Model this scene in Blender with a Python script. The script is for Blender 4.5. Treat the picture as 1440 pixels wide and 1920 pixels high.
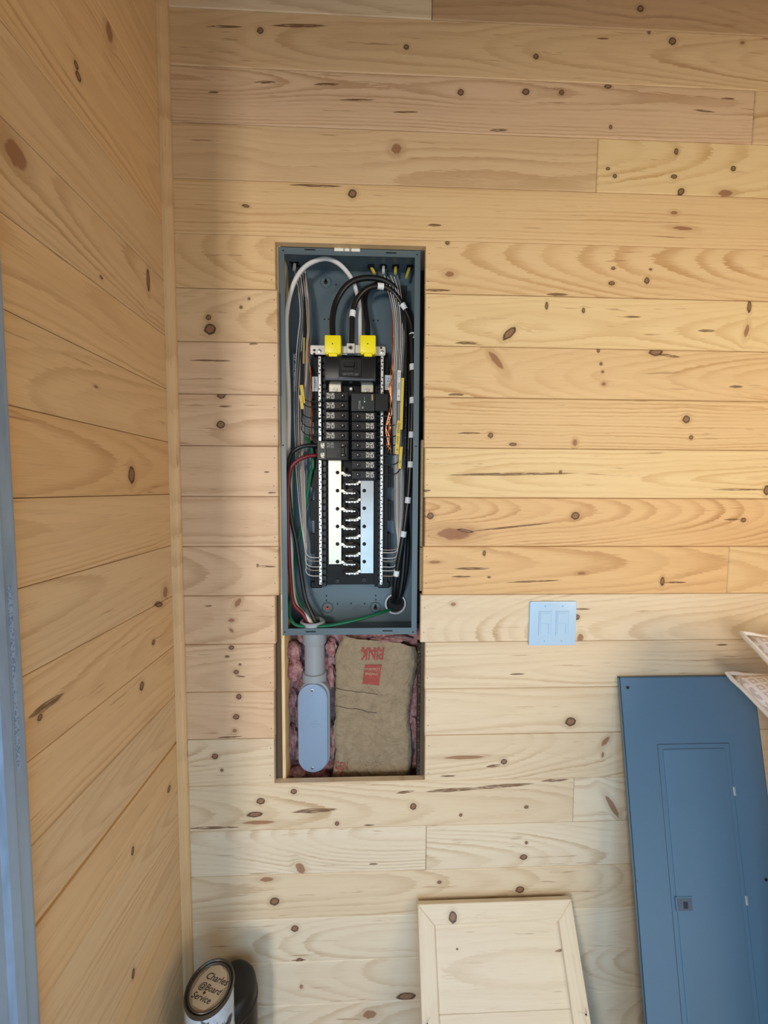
import bpy, bmesh, math, random
from mathutils import Vector, Matrix
random.seed(7)
for o in list(bpy.data.objects): bpy.data.objects.remove(o)
SC = bpy.context.scene; COL = SC.collection

# ------------------------------------------------------------ camera
H = 1.555                                   # lens height above the floor, 1 m from the panelled wall
FPX, PITCH, YAW, ROLL = 720.4, 0.05917, 0.03608, 0.00512
cp, sp, cy, sy = math.cos(PITCH), math.sin(PITCH), math.cos(YAW), math.sin(YAW)
FW = Vector((sy*cp, cy*cp, -sp)); _r = Vector((cy, -sy, 0)); _u = _r.cross(FW)
RT = math.cos(ROLL)*_r + math.sin(ROLL)*_u; UP = -math.sin(ROLL)*_r + math.cos(ROLL)*_u
CAM = Vector((0, -1, H))
cd = bpy.data.cameras.new('camera'); cam = bpy.data.objects.new('camera', cd); COL.objects.link(cam)
cd.sensor_fit = 'HORIZONTAL'; cd.sensor_width = 36; cd.lens = 36*FPX/1440; cd.clip_start = 0.01
m = Matrix.Identity(4)
for i in range(3): m[i][0], m[i][1], m[i][2], m[i][3] = RT[i], UP[i], -FW[i], CAM[i]
cam.matrix_world = m; SC.camera = cam
def ray(px, py): return FW + RT*((px-720)/FPX) - UP*((py-960)/FPX)
def P(px, py, y=0.0):
    d = ray(px, py); return CAM + d*((y+1)/d.y)
XL = -0.501
def PL(px, py):
    d = ray(px, py); return CAM + d*(XL/d.x)

# ------------------------------------------------------------ world, light, exposure
w = bpy.data.worlds.new('sky'); SC.world = w; w.use_nodes = True
bg = w.node_tree.nodes['Background']; bg.inputs[0].default_value = (0.62, 0.78, 1.0, 1); bg.inputs[1].default_value = 0.25
def area(name, loc, aim, sx, sy_, power, col):
    l = bpy.data.lights.new(name, 'AREA'); l.shape = 'RECTANGLE'; l.size = sx; l.size_y = sy_; l.energy = power; l.color = col
    o = bpy.data.objects.new(name, l); COL.objects.link(o); o.location = loc
    o.rotation_euler = (Vector(aim)-Vector(loc)).to_track_quat('-Z', 'Y').to_euler(); return o
area('bright_yard_light', (-1.15, -3.0, 1.80), (.5, 0, 1.5), .42, .60, 35, (1.0, 0.93, 0.83))
area('daylight_doorway', (.17, -1.60, .76), (.22, 0, .76), .96, 1.36, 9.6, (0.45, 0.74, 1.0))
area('warm_right_fill', (1.40, -1.60, 1.70), (1.1, 0, 1.5), .9, .8, 14.5, (1.0, 0.82, 0.56))  # added soft warm fill to brighten the right side; no window is known there
vs = SC.view_settings; vs.view_transform = 'Standard'; vs.look = 'None'; vs.gamma = 1; vs.use_curve_mapping = False; vs.exposure = 0.3

# ------------------------------------------------------------ material helpers
class G:
    def __init__(s, tree): s.t = tree; s.n = tree.nodes; s.l = tree.links
    def put(s, sock, v):
        if v is None: return
        if isinstance(v, bpy.types.NodeSocket): s.l.new(v, sock)
        elif isinstance(v, (tuple, list, Vector)):
            v = tuple(v)
            sock.default_value = v if len(v) == len(sock.default_value) else (v+(1,))[:len(sock.default_value)]
        else: sock.default_value = v
    def math(s, op, a, b=None, c=None, clamp=False):
        n = s.n.new('ShaderNodeMath'); n.operation = op; n.use_clamp = clamp
        for i, v in enumerate((a, b, c)): s.put(n.inputs[i], v)
        return n.outputs[0]
    def vec(s, op, a, b=None):
        n = s.n.new('ShaderNodeVectorMath'); n.operation = op
        s.put(n.inputs[0], a); s.put(n.inputs[1], b)
        return n.outputs['Value'] if op in ('LENGTH', 'DOT_PRODUCT', 'DISTANCE') else n.outputs[0]
    def comb(s, x=0.0, y=0.0, z=0.0):
        n = s.n.new('ShaderNodeCombineXYZ')
        for i, v in enumerate((x, y, z)): s.put(n.inputs[i], v)
        return n.outputs[0]
    def sep(s, v):
        n = s.n.new('ShaderNodeSeparateXYZ'); s.put(n.inputs[0], v); return n.outputs
    def noise(s, v, scale=1.0, detail=2.0, rough=.5, col=False, dist=0.0):
        n = s.n.new('ShaderNodeTexNoise'); s.put(n.inputs['Vector'], v); n.inputs['Scale'].default_value = scale
        n.inputs['Detail'].default_value = detail; n.inputs['Roughness'].default_value = rough; n.inputs['Distortion'].default_value = dist
        return n.outputs['Color' if col else 'Fac']
    def rng(s, v, a, b, c=0.0, d=1.0, smooth=True):
        n = s.n.new('ShaderNodeMapRange'); n.interpolation_type = 'SMOOTHSTEP' if smooth else 'LINEAR'
        for i, q in enumerate((v, a, b, c, d)): s.put(n.inputs[i], q)
        return n.outputs[0]
    def mix(s, f, a, b, mode='MIX'):
        n = s.n.new('ShaderNodeMix'); n.data_type = 'RGBA'; n.blend_type = mode
        s.put(n.inputs[0], f); s.put(n.inputs[6], a); s.put(n.inputs[7], b); return n.outputs[2]
    def obj(s):
        return s.n.new('ShaderNodeTexCoord').outputs['Object']
def newmat(name):
    mt = bpy.data.materials.new(name); mt.use_nodes = True
    g = G(mt.node_tree); return mt, g, g.n['Principled BSDF']
def bump(g, bs, h, strength, dist):
    b = g.n.new('ShaderNodeBump'); b.inputs['Strength'].default_value = strength; b.inputs['Distance'].default_value = dist
    g.put(b.inputs['Height'], h); g.l.new(b.outputs[0], bs.inputs['Normal'])
def flat(name, col, rough=.5, metal=0.0, var=.12, scale=30.0, bmp=0.0, spec=.5, emit=None):
    mt, g, bs = newmat(name)
    n = g.noise(g.obj(), scale, 3)
    a = tuple(c*(1-var) for c in col); b = tuple(min(1, c*(1+var)) for c in col)
    g.put(bs.inputs['Base Color'], g.mix(n, a+(1,), b+(1,)))
    bs.inputs['Roughness'].default_value = rough; bs.inputs['Metallic'].default_value = metal
    bs.inputs['Specular IOR Level'].default_value = spec
    if bmp: bump(g, bs, n, .4, bmp)
    return mt
def printed(name, base, ink, cell, lo=.5, rough=.5, axis=(0, 2), stretch=(1, 1), pad=None):
    """flat print too small to read: ink marks in a blocky pattern"""
    mt, g, bs = newmat(name)
    s = g.sep(g.obj())
    q = g.comb(g.math('FLOOR', g.math('DIVIDE', s[axis[0]], cell*stretch[0])), g.math('FLOOR', g.math('DIVIDE', s[axis[1]], cell*stretch[1])), 0)
    wn = g.n.new('ShaderNodeTexWhiteNoise'); wn.noise_dimensions = '3D'; g.put(wn.inputs['Vector'], q)
    f = g.math('GREATER_THAN', wn.outputs['Value'], lo)
    if pad:
        f = g.math('MULTIPLY', f, g.math('LESS_THAN', g.math('ABSOLUTE', s[axis[0]]), pad[0]))
        f = g.math('MULTIPLY', f, g.math('LESS_THAN', g.math('ABSOLUTE', s[axis[1]]), pad[1]))
    g.put(bs.inputs['Base Color'], g.mix(f, base+(1,), ink+(1,))); bs.inputs['Roughness'].default_value = rough
    return mt

# knot field group: P (u, v), centre, 1/radii, angle -> flow displacement, mask, ring, halo
def make_knot_group():
    t = bpy.data.node_groups.new('knot_field', 'ShaderNodeTree'); I = t.interface
    for nm, ty in (('P', 'NodeSocketVector'), ('C', 'NodeSocketVector'), ('S', 'NodeSocketVector'), ('A', 'NodeSocketFloat')): I.new_socket(nm, in_out='INPUT', socket_type=ty)
    for nm in ('Flow', 'Mask', 'Ring', 'Halo'): I.new_socket(nm, in_out='OUTPUT', socket_type='NodeSocketFloat')
    g = G(t); a = t.nodes.new('NodeGroupInput'); b = t.nodes.new('NodeGroupOutput')
    d = g.vec('SUBTRACT', a.outputs['P'], a.outputs['C'])
    rot = t.nodes.new('ShaderNodeVectorRotate'); rot.rotation_type = 'Z_AXIS'; g.put(rot.inputs['Vector'], d); g.put(rot.inputs['Angle'], a.outputs['A'])
    e = g.vec('MULTIPLY', rot.outputs[0], a.outputs['S'])
    n = g.noise(e, 1.3, 2, .6)
    r = g.math('ADD', g.vec('LENGTH', e), g.math('MULTIPLY', g.math('SUBTRACT', n, .5), .7))
    r = g.math('MAXIMUM', r, 0.0)
    dv = g.sep(d)[1]
    g.put(b.inputs['Flow'], g.math('DIVIDE', dv, g.math('MAXIMUM', g.math('MULTIPLY', r, r), 1.0)))
    g.put(b.inputs['Mask'], g.rng(r, .95, .7, 0, 1))
    g.put(b.inputs['Ring'], g.rng(g.math('ABSOLUTE', g.math('SUBTRACT', r, .86)), .26, .06, 0, 1))
    g.put(b.inputs['Halo'], g.rng(r, 2.4, .9, 0, 1))
    return t
KG = make_knot_group()

def make_grain_group():
    """growth rings cut by a flat-sawn board face: level sets of the distance to a wandering pith line"""
    t = bpy.data.node_groups.new('pine_grain', 'ShaderNodeTree'); I = t.interface
    for nm, ty in (('U', 'NodeSocketFloat'), ('V', 'NodeSocketFloat'), ('Seed', 'NodeSocketFloat'), ('V0', 'NodeSocketFloat'), ('D0', 'NodeSocketFloat'), ('Slope', 'NodeSocketFloat'), ('Step', 'NodeSocketFloat')):
        I.new_socket(nm, in_out='INPUT', socket_type=ty)
    for nm in ('Late', 'Broad', 'Fibre', 'Heart'): I.new_socket(nm, in_out='OUTPUT', socket_type='NodeSocketFloat')
    g = G(t); a = t.nodes.new('NodeGroupInput').outputs; b = t.nodes.new('NodeGroupOutput')
    U, V, S = a['U'], a['V'], a['Seed']
    wv = g.noise(g.comb(g.math('MULTIPLY', U, 2.2), g.math('MULTIPLY', V, 9.0), S), 1, 2, .5)
    v1 = g.math('ADD', g.math('SUBTRACT', V, a['V0']), g.math('MULTIPLY', g.math('SUBTRACT', wv, .5), .020))
    dn = g.noise(g.comb(g.math('MULTIPLY', U, 1.1), 0.0, g.math('ADD', S, 5.3)), 1, 1.5, .5)
    dep = g.math('ADD', g.math('ADD', a['D0'], g.math('MULTIPLY', a['Slope'], U)), g.math('MULTIPLY', g.math('SUBTRACT', dn, .5), .11))
    rho = g.math('SQRT', g.math('ADD', g.math('MULTIPLY', v1, v1), g.math('MULTIPLY', dep, dep)))
    ph = g.math('DIVIDE', rho, a['Step'])
    fine = g.noise(g.comb(g.math('MULTIPLY', U, 30.0), g.math('MULTIPLY', V, 300.0), S), 1, 2, .6)
    ph = g.math('ADD', ph, g.math('MULTIPLY', g.math('SUBTRACT', fine, .5), .5))
    fr = g.math('FRACT', ph)
    late = g.math('MULTIPLY', g.rng(fr, .35, .88, 0, 1), g.rng(fr, 1.0, .92, 0, 1))
    yr = g.noise(g.comb(g.math('FLOOR', ph), S, 0.0), 3.7, 0)
    late = g.math('MULTIPLY', late, g.rng(yr, .3, .75, .25, 1.0))
    patch = g.noise(g.comb(g.math('MULTIPLY', U, 2.5), g.math('MULTIPLY', V, 14.0), g.math('ADD', S, 9.0)), 1, 2, .5)
    late = g.math('MULTIPLY', late, g.rng(patch, .3, .65, .25, 1.0))
    g.put(b.inputs['Late'], late)
    g.put(b.inputs['Broad'], g.noise(g.comb(g.math('MULTIPLY', U, 1.1), g.math('MULTIPLY', V, 26.0), g.math('ADD', S, 2.0)), 1, 3, .6))
    g.put(b.inputs['Fibre'], g.noise(g.comb(g.math('MULTIPLY', U, 12.0), g.math('MULTIPLY', V, 500.0), S), 1, 2, .7))
    hs = g.noise(g.comb(g.math('MULTIPLY', U, 6.0), g.math('MULTIPLY', V, 95.0), g.math('ADD', S, 17.0)), 1, 3, .7)
    g.put(b.inputs['Heart'], g.rng(hs, .63, .73, 0, 1))
    return t
GG = make_grain_group()

TINT = {  # early wood, late wood
 'pale':  ((.77, .635, .46), (.52, .365, .215)),
 'vpale': ((.80, .70, .55), (.58, .44, .295)),
 'norm':  ((.745, .54, .325), (.45, .265, .125)),
 'warm':  ((.78, .555, .305), (.50, .28, .11)),
 'yell':  ((.82, .62, .345), (.57, .36, .15)),
 'oran':  ((.76, .50, .255), (.46, .235, .09)),
 'pink':  ((.745, .535, .355), (.46, .275, .15)),
 'brown': ((.56, .375, .225), (.33, .195, .10)),
 'tan':   ((.77, .535, .30), (.47, .265, .115)),
}
def pine(name, tint, knots=(), seed=0.0, axes=('x', 'z'), contrast=.95, step=None, slope=None, d0=None, rough=.5):
    rn = random.Random(seed*13.7+1)
    mt, g, bs = newmat(name)
    s = g.sep(g.obj()); ix = {'x': 0, 'y': 1, 'z': 2}
    U, V = s[ix[axes[0]]], s[ix[axes[1]]]
    Pn = g.comb(U, V, 0.0)
    psi = V; acc = {'k': None, 'r': None, 's': None, 'ring': None, 'halo': None}
    def mx(k, v): acc[k] = v if acc[k] is None else g.math('MAXIMUM', acc[k], v)
    for (u, v, ru, rv, ang, ty) in knots:
        n = g.n.new('ShaderNodeGroup'); n.node_tree = KG
        g.put(n.inputs['P'], Pn); n.inputs['C'].default_value = (u, v, 0); n.inputs['S'].default_value = (1/ru, 1/rv, 1); n.inputs['A'].default_value = ang
        if ty != 's':
            psi = g.math('SUBTRACT', psi, n.outputs['Flow']); mx('halo', n.outputs['Halo'])
        mx(ty, n.outputs['Mask'])
        if ty == 'k': mx('ring', n.outputs['Ring'])
    gr = g.n.new('ShaderNodeGroup'); gr.node_tree = GG
    g.put(gr.inputs['U'], U); g.put(gr.inputs['V'], psi)
    for k, v in (('Seed', seed*3.17), ('V0', rn.uniform(-.05, .05)), ('D0', d0 if d0 is not None else rn.uniform(.02, .2)), ('Slope', slope if slope is not None else rn.choice((-1, 1))*rn.uniform(.02, .09)), ('Step', step or rn.uniform(.0065, .011))):
        gr.inputs[k].default_value = v
    e, l = TINT[tint]
    c = g.mix(g.math('MULTIPLY', gr.outputs['Late'], contrast), e+(1,), l+(1,))
    c = g.mix(g.rng(gr.outputs['Broad'], .35, .75, 0, .45), c, tuple(a*.6+b*.4 for a, b in zip(e, l))+(1,))
    c = g.mix(g.math('MULTIPLY', g.rng(gr.outputs['Fibre'], .5, .8, 0, 1), .35), c, l+(1,))
    c = g.mix(g.math('MULTIPLY', gr.outputs['Heart'], .55), c, (.28, .14, .06, 1))
    if acc['halo'] is not None: c = g.mix(g.math('MULTIPLY', acc['halo'], .35), c, tuple(x*.85 for x in l)+(1,))
    if acc['s'] is not None: c = g.mix(g.math('MULTIPLY', g.math('MULTIPLY', acc['s'], g.rng(g.noise(g.comb(g.math('MULTIPLY', U, 30.0), g.math('MULTIPLY', V, 420.0), 3.0), 1, 2, .6), .30, .5)), .85), c, (.13, .055, .024, 1))
    if acc['r'] is not None: c = g.mix(g.math('MULTIPLY', acc['r'], .8), c, (.29, .125, .062, 1))
    if acc['k'] is not None:
        c = g.mix(g.math('MULTIPLY', acc['k'], .9), c, g.mix(g.rng(acc['k'], .8, 1.0), (.16, .066, .034, 1), (.25, .125, .07, 1)))
        c = g.mix(g.math('MULTIPLY', acc['ring'], .85), c, (.035, .016, .010, 1))
    g.put(bs.inputs['Base Color'], c); bs.inputs['Roughness'].default_value = rough; bs.inputs['Specular IOR Level'].default_value = .35
    bump(g, bs, g.math('ADD', gr.outputs['Late'], gr.outputs['Fibre']), .12, .0006)
    return mt

# ------------------------------------------------------------ object helpers
OFF = {}
def link(o, parent=None, off=None):
    COL.objects.link(o)
    if parent is not None: o.parent = parent
    return o
def tag(o, label=None, cat=None, group=None, kind=None):
    if label: o['label'] = label
    if cat: o['category'] = cat
    if group: o['group'] = group
    if kind: o['kind'] = kind
    return o
def thing(name, label, cat, loc, group=None, rot=None, local=False):
    o = bpy.data.objects.new(name, None); o.empty_display_size = .03; link(o); o.location = loc
    if rot is not None: o.rotation_euler = rot
    OFF[o.name] = Vector((0, 0, 0)) if local else Vector(loc)
    return tag(o, label, cat, group)
def mk(name, vf, mat, parent=None, smooth=False):
    """mesh object from (verts, faces) in the building frame, origin at its centre"""
    vs_, fs = vf
    lo = Vector([min(v[i] for v in vs_) for i in range(3)]); hi = Vector([max(v[i] for v in vs_) for i in range(3)])
    c = (lo+hi)/2
    me = bpy.data.meshes.new(name); me.from_pydata([tuple(Vector(v)-c) for v in vs_], [], fs); me.update()
    if isinstance(mat, (list, tuple)):
        for q in mat: me.materials.append(q)
    else: me.materials.append(mat)
    if smooth:
        for p in me.polygons: p.use_smooth = True
        try: me.set_sharp_from_angle(angle=math.radians(38))
        except Exception: pass
    o = bpy.data.objects.new(name, me); link(o, parent)
    o.location = c - (OFF[parent.name] if parent is not None else Vector((0, 0, 0)))
    OFF[o.name] = c
    return o
def bm_out(bm):
    bm.verts.index_update(); r = ([v.co.copy() for v in bm.verts], [[v.index for v in f.verts] for f in bm.faces]); bm.free(); return r
def join(*vfs):
    V, F = [], []
    for v, f in vfs:
        k = len(V); V += [Vector(a) for a in v]; F += [[i+k for i in q] for q in f]
    return V, F
def box(x0, x1, y0, y1, z0, z1, bev=0.0, seg=1):
    bm = bmesh.new(); r = bmesh.ops.create_cube(bm, size=1)
    for v in bm.verts: v.co = Vector(((x0+x1)/2+v.co.x*(x1-x0), (y0+y1)/2+v.co.y*(y1-y0), (z0+z1)/2+v.co.z*(z1-z0)))
    if bev: bmesh.ops.bevel(bm, geom=bm.edges[:], offset=bev, segments=seg, profile=.5, affect='EDGES')
    return bm_out(bm)
def pbox(px0, py0, px1, py1, yf, yb, bev=0.0, seg=1):
    """box whose front face fills a photo rectangle on the plane y = yf"""
    a, b, c, d = P(px0, py0, yf), P(px1, py0, yf), P(px0, py1, yf), P(px1, py1, yf)
    return box((a.x+c.x)/2, (b.x+d.x)/2, yf, yb, (c.z+d.z)/2, (a.z+b.z)/2, bev, seg)
def prism(poly, y0, y1, bev=0.0, seg=1):
    """outline in (x, z), extruded from y0 (front) to y1; front edges eased"""
    bm = bmesh.new()
    vs_ = [bm.verts.new((x, y0, z)) for x, z in poly]; f = bm.faces.new(vs_); f.normal_update()
    if f.normal.y > 0: f.normal_flip(); f.normal_update()
    r = bmesh.ops.extrude_face_region(bm, geom=[f])
    nv = [g for g in r['geom'] if isinstance(g, bmesh.types.BMVert)]
    for v in nv: v.co.y = y1
    bmesh.ops.recalc_face_normals(bm, faces=bm.faces)
    if bev:
        ed = [e for e in bm.edges if all(abs(v.co.y-y0) < 1e-7 for v in e.verts)]
        bmesh.ops.bevel(bm, geom=ed, offset=bev, segments=seg, profile=.5, affect='EDGES')
    return bm_out(bm)
def smooth_path(pts, n=6):
    pts = [Vector(p) for p in pts]; out = []
    for i in range(len(pts)-1):
        a = pts[i-1] if i else pts[i]*2-pts[i+1]; b, c = pts[i], pts[i+1]
        d = pts[i+2] if i+2 < len(pts) else pts[i+1]*2-pts[i]
        for k in range(n):
            t = k/n
            out.append(.5*((2*b)+(c-a)*t+(2*a-5*b+4*c-d)*t*t+(3*b-a-3*c+d)*t**3))
    out.append(pts[-1]); return out
def tube(pts, r, sides=8, n=5, path=True):
    pts = smooth_path(pts, n) if path else [Vector(p) for p in pts]
    V, F = [], []; nrm = None
    for i, p in enumerate(pts):
        t = (pts[min(i+1, len(pts)-1)]-pts[max(i-1, 0)]).normalized()
        if nrm is None: nrm = t.orthogonal().normalized()
        nrm = (nrm - t*nrm.dot(t)).normalized(); bi = t.cross(nrm)
        rr = r[i*len(r)//len(pts)] if isinstance(r, (list, tuple)) else r
        for k in range(sides):
            a = 2*math.pi*k/sides; V.append(p+nrm*math.cos(a)*rr+bi*math.sin(a)*rr)
    for i in range(len(pts)-1):
        for k in range(sides):
            F.append([i*sides+k, i*sides+(k+1) % sides, (i+1)*sides+(k+1) % sides, (i+1)*sides+k])
    F.append(list(range(sides))[::-1]); F.append([(len(pts)-1)*sides+k for k in range(sides)])
    return V, F
def lathe(prof, c, axis='z', sides=32):
    """prof: (radius, height) pairs"""
    V, F = [], []
    for r, h in prof:
        for k in range(sides):
            a = 2*math.pi*k/sides; p = (r*math.cos(a), r*math.sin(a), h)
            if axis == 'y': p = (p[0], h, p[1])
            V.append(Vector(c)+Vector(p))
    for i in range(len(prof)-1):
        for k in range(sides): F.append([i*sides+k, i*sides+(k+1) % sides, (i+1)*sides+(k+1) % sides, (i+1)*sides+k])
    F.append(list(range(sides))[::-1]); F.append([(len(prof)-1)*sides+k for k in range(sides)])
    if axis == 'y': F = [f[::-1] for f in F]
    return V, F
def disc(c, r, y0, y1, sides=20): return lathe([(r, y1), (r, y0)], (c[0], 0, c[1]), 'y', sides)
def text_vf(s, size, shear=0.0, align='CENTER', bold=0.0):
    cu = bpy.data.curves.new('t', 'FONT'); cu.body = s; cu.size = size; cu.shear = shear; cu.align_x = align; cu.align_y = 'CENTER'; cu.resolution_u = 3; cu.offset = bold
    o = bpy.data.objects.new('t', cu); COL.objects.link(o)
    dg = bpy.context.evaluated_depsgraph_get(); me = bpy.data.meshes.new_from_object(o.evaluated_get(dg))
    r = ([v.co.copy() for v in me.vertices], [list(p.vertices) for p in me.polygons])
    bpy.data.objects.remove(o); bpy.data.curves.remove(cu); bpy.data.meshes.remove(me); return r
def sx(vf, k): return [Vector((v.x*k, v.y, 0)) for v in vf[0]], vf[1]
def mapv(vf, fn): return [Vector(fn(v)) for v in vf[0]], vf[1]
def on_wall(vf, c, y, ang=0.0):
    """flat XY lettering set upright on a plane facing the room"""
    ca, sa = math.cos(ang), math.sin(ang)
    return mapv(vf, lambda v: (c[0]+v.x*ca-v.y*sa, y, c[1]+v.x*sa+v.y*ca))
def rounded_rect(w, h, r, n=5, c=(0, 0)):
    out = []
    for (sx, sz, a0) in ((1, 1, 0), (-1, 1, 90), (-1, -1, 180), (1, -1, 270)):
        for k in range(n+1):
            a = math.radians(a0+90*k/n); out.append((c[0]+sx*(w/2-r)+r*math.cos(a), c[1]+sz*(h/2-r)+r*math.sin(a)))
    return out

# ------------------------------------------------------------ room shell
M_plain = flat('pale plank floor', (.46, .33, .21), .55, scale=6)
M_back = flat('dark gap behind boards', (.10, .065, .04), .9)
XR, YF, ZC = 2.25, -1.60, 2.93
tag(mk('floor', box(-1.05, XR, YF, .0, -.05, 0), M_plain), kind='structure')
M_ceil = flat('unpainted dark ceiling', (.16, .125, .095), .8, scale=6)
tag(mk('ceiling', box(-1.05, XR, YF, 0, ZC, ZC+.05), M_ceil), kind='structure')
M_room = flat('bare board wall', (.45, .325, .21), .8, scale=5)
tag(mk('wall_right', box(XR, XR+.05, YF, .02, 0, ZC), M_room), kind='structure')
wf = join(box(-1.05, -.95, YF-.05, YF, 0, ZC), box(.70, .94, YF-.05, YF, 0, ZC), box(1.86, XR, YF-.05, YF, 0, ZC), box(-.95, .70, YF-.05, YF, 2.12, ZC),
          box(.94, 1.86, YF-.05, YF, 0, 1.29), box(.94, 1.86, YF-.05, YF, 2.11, ZC))  # right-hand opening cut to hold the added warm fill
tag(mk('ground', box(-6, 7, -9, YF-.051, -.12, -.06), flat('gravel yard', (.30, .27, .23), .95, var=.3, scale=20)), kind='structure')
tag(mk('wall_front', wf, M_room), kind='structure')
tag(mk('wall_side', box(-1.10, -1.05, YF, -.55, 0, ZC), M_room), kind='structure')

# ------------------------------------------------------------ back wall boards
S, Z0 = .12929, H+1.1428
def zk(k): return Z0-k*S
OL_top = P(519, 600).x; OR_ = P(797, 600).x
OT = P(655, 457).z; OB = P(655, 1466).z
MID = {4: 500, 5: 592, 6: 692, 7: 790, 8: 885, 9: 980, 10: 1070, 11: 1163, 12: 1250, 13: 1337, 14: 1422}
LEND = {4: 516, 5: 520, 6: 521, 7: 521, 8: 521, 9: 521.5, 10: 522, 11: 516, 12: 514, 13: 514, 14: 514}
REND = {4: 798, 5: 797.5, 6: 796, 7: 796, 8: 796.5, 9: 797, 10: 793, 11: 788.5, 12: 797, 13: 797, 14: 797}
left_end = {k: P(LEND[k], MID[k]).x for k in MID}; right_end = {k: P(REND[k], MID[k]).x for k in MID}
KNOTS = """-1 1201 16 6 6 0 k
0 488 57 6 6 0 k;0 762 88 5 5 0 k;0 1005 106 5 5 0 k;0 1261 77 7 7 0 k;0 1392 80 5 4 0 r;0 1217 60 3 4 0 k;0 560 48 60 4 2 s;0 420 50 40 3 2 s;0 1130 72 14 2 0 s
1 497 154 24 3 2 s;1 612 158 28 3 2 s;1 400 173 12 2 2 s;1 670 187 40 2 2 s;1 864 173 6 6 0 k;1 986 172 7 6 0 k;1 1053 173 5 5 0 k;1 1145 238 3 4 0 k;1 1140 162 7 4 0 k;1 935 244 20 3 2 s;1 1320 208 25 2 -4 s;1 1365 185 15 2 0 s;1 760 210 28 2 2 s
2 743 279 11 11 0 r;2 1268 284 4 6 0 k;2 1140 316 4 3 0 k;2 1153 330 4 4 0 k;2 1264 331 6 4 0 k;2 1277 359 7 6 30 k;2 1375 316 5 5 0 k;2 1360 362 16 7 0 r
3 661 363 8 8 0 k;3 461 386 7 3 -10 k;3 590 348 60 3 0 s;3 1264 399 8 4 0 r;3 815 422 15 3 0 s;3 1280 428 22 4 -3 r
4 839 455 4 4 0 k;4 843 514 10 6 0 r;4 1150 503 4 3 0 k;4 1147 531 6 4 0 k;4 1213 526 5 6 0 k;4 1220 505 3 2 0 k;4 1045 552 24 3 0 s;4 820 544 30 3 0 s
5 394 617 11 10 0 k;5 391 595 5 5 0 k;5 467 560 2.5 2.5 0 k;5 452 576 3 3 0 k;5 955 625 16 7 42 k;5 1025 573 3 7 0 k;5 1094 582 3 5 0 k;5 875 643 26 3 0 s;5 1405 575 4 11 0 k;5 1400 620 5 14 -10 r;5 1185 594 20 2 0 s;5 1325 620 20 3 0 s
6 475 645 10 3 0 s;6 395 676 45 2 0 s;6 1230 660 13 7 0 k;6 1255 667 24 3 -6 s;6 1122 657 3 4 0 k;6 1127 682 3 3 0 k;6 1130 697 2.5 2.5 0 k;6 1132 720 5 4 0 r;6 1380 725 16 3 0 s;6 930 675 24 7 -50 r;6 1435 656 18 5 4 s;6 855 740 18 3 0 s
7 415 741 8 6 0 k;7 423 762 15 2 0 s;7 414 796 8 7 0 k;7 1287 786 7 7 0 k;7 1296 820 4 4 0 k;7 920 816 5 5 0 k;7 880 812 25 2 0 s;7 962 833 7 3 0 k;7 1078 830 5 7 0 r
8 500 885 6 2 0 s;8 1051 885 3 3 0 k;8 960 889 140 3 1 s;8 1438 919 6 9 0 k;8 1385 918 60 2 0 s;8 800 920 9 3 0 s;8 510 924 10 2 0 s
9 1079 967 8 7 0 k;9 850 1001 36 12 -3 r;9 873 995 16 3 -10 k;9 960 988 90 2 6 s;9 807 967 6 6 0 k;9 1394 975 5 4 0 k;9 1372 974 18 2 0 s
10 1242 1090 4 8 0 k;10 1265 1092 26 2 0 s;10 1090 1075 9 3 0 r;10 908 1037 3 5 0 k;10 885 1066 38 3 0 s;10 815 1054 13 3 0 r;10 865 1081 22 2 0 s;10 917 1082 3 2 0 k;10 499 1062 22 1.5 -2 s;10 483 1060 3 5 0 s;10 1000 1090 60 2 2 s
11 446 1130 11 5 55 r;11 434 1163 7 4 0 r;11 434 1182 6 3 -50 r;11 390 1136 9 1.5 0 s;11 1082 1157 5 5 0 k;11 1092 1142 18 2 0 s;11 1088 1196 7 9 0 r;11 850 1133 6 4 0 r
12 434 1214 5 4 0 k;12 443 1260 5 4 0 k;12 450 1246 2.5 2 0 k;12 426 1231 4 2 0 k;12 970 1264 17 2 0 s;12 1353 1209 14 2 0 s;12 450 1268 12 2 -8 s
13 448 1306 5 5 0 k;13 443 1344 6 5 0 k;13 1070 1353 10 8 0 k;13 440 1370 5 4 0 r;13 430 1382 28 2 2 s
14 403 1418 6 5 0 k;14 416 1444 3 3 0 k;14 945 1428 6 5 0 k;14 925 1436 16 3 6 s;14 840 1455 18 2 0 s;14 1135 1390 13 5 50 r;14 1130 1415 3 6 0 r;14 870 1420 45 4 0 r
15 489 1502 8 6 0 k;15 551 1484 6 5 0 k;15 478 1527 15 5 3 k;15 485 1542 36 4 0 r;15 590 1520 50 5 2 s;15 775 1512 6 6 0 k;15 864 1528 3 3 0 k;15 987 1513 4 3 0 k;15 632 1544 4 4 0 k;15 692 1547 12 2 0 s;15 940 1474 70 4 3 s;15 850 1481 60 4 2 s;15 1040 1463 30 3 2 s;15 400 1552 60 3 0 s;15 1148 1512 6 28 32 r;15 760 1485 20 3 6 s
16 563 1628 9 13 35 r;16 987 1580 3 3 0 k;16 982 1607 7 5 0 k;16 700 1620 10 2 0 s
17 500 1649 15 5 0 r;17 515 1690 9 7 10 k;17 824 1654 4 3 0 k;17 975 1668 8 6 0 k
18 553 1741 7 6 0 k;18 562 1800 6 4 0 k;18 560 1800 16 2 0 s
19 762 1868 18 7 0 k;19 565 1850 4 5 0 r
20 693 1902 15 9 0 r"""
kn = {}
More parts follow.
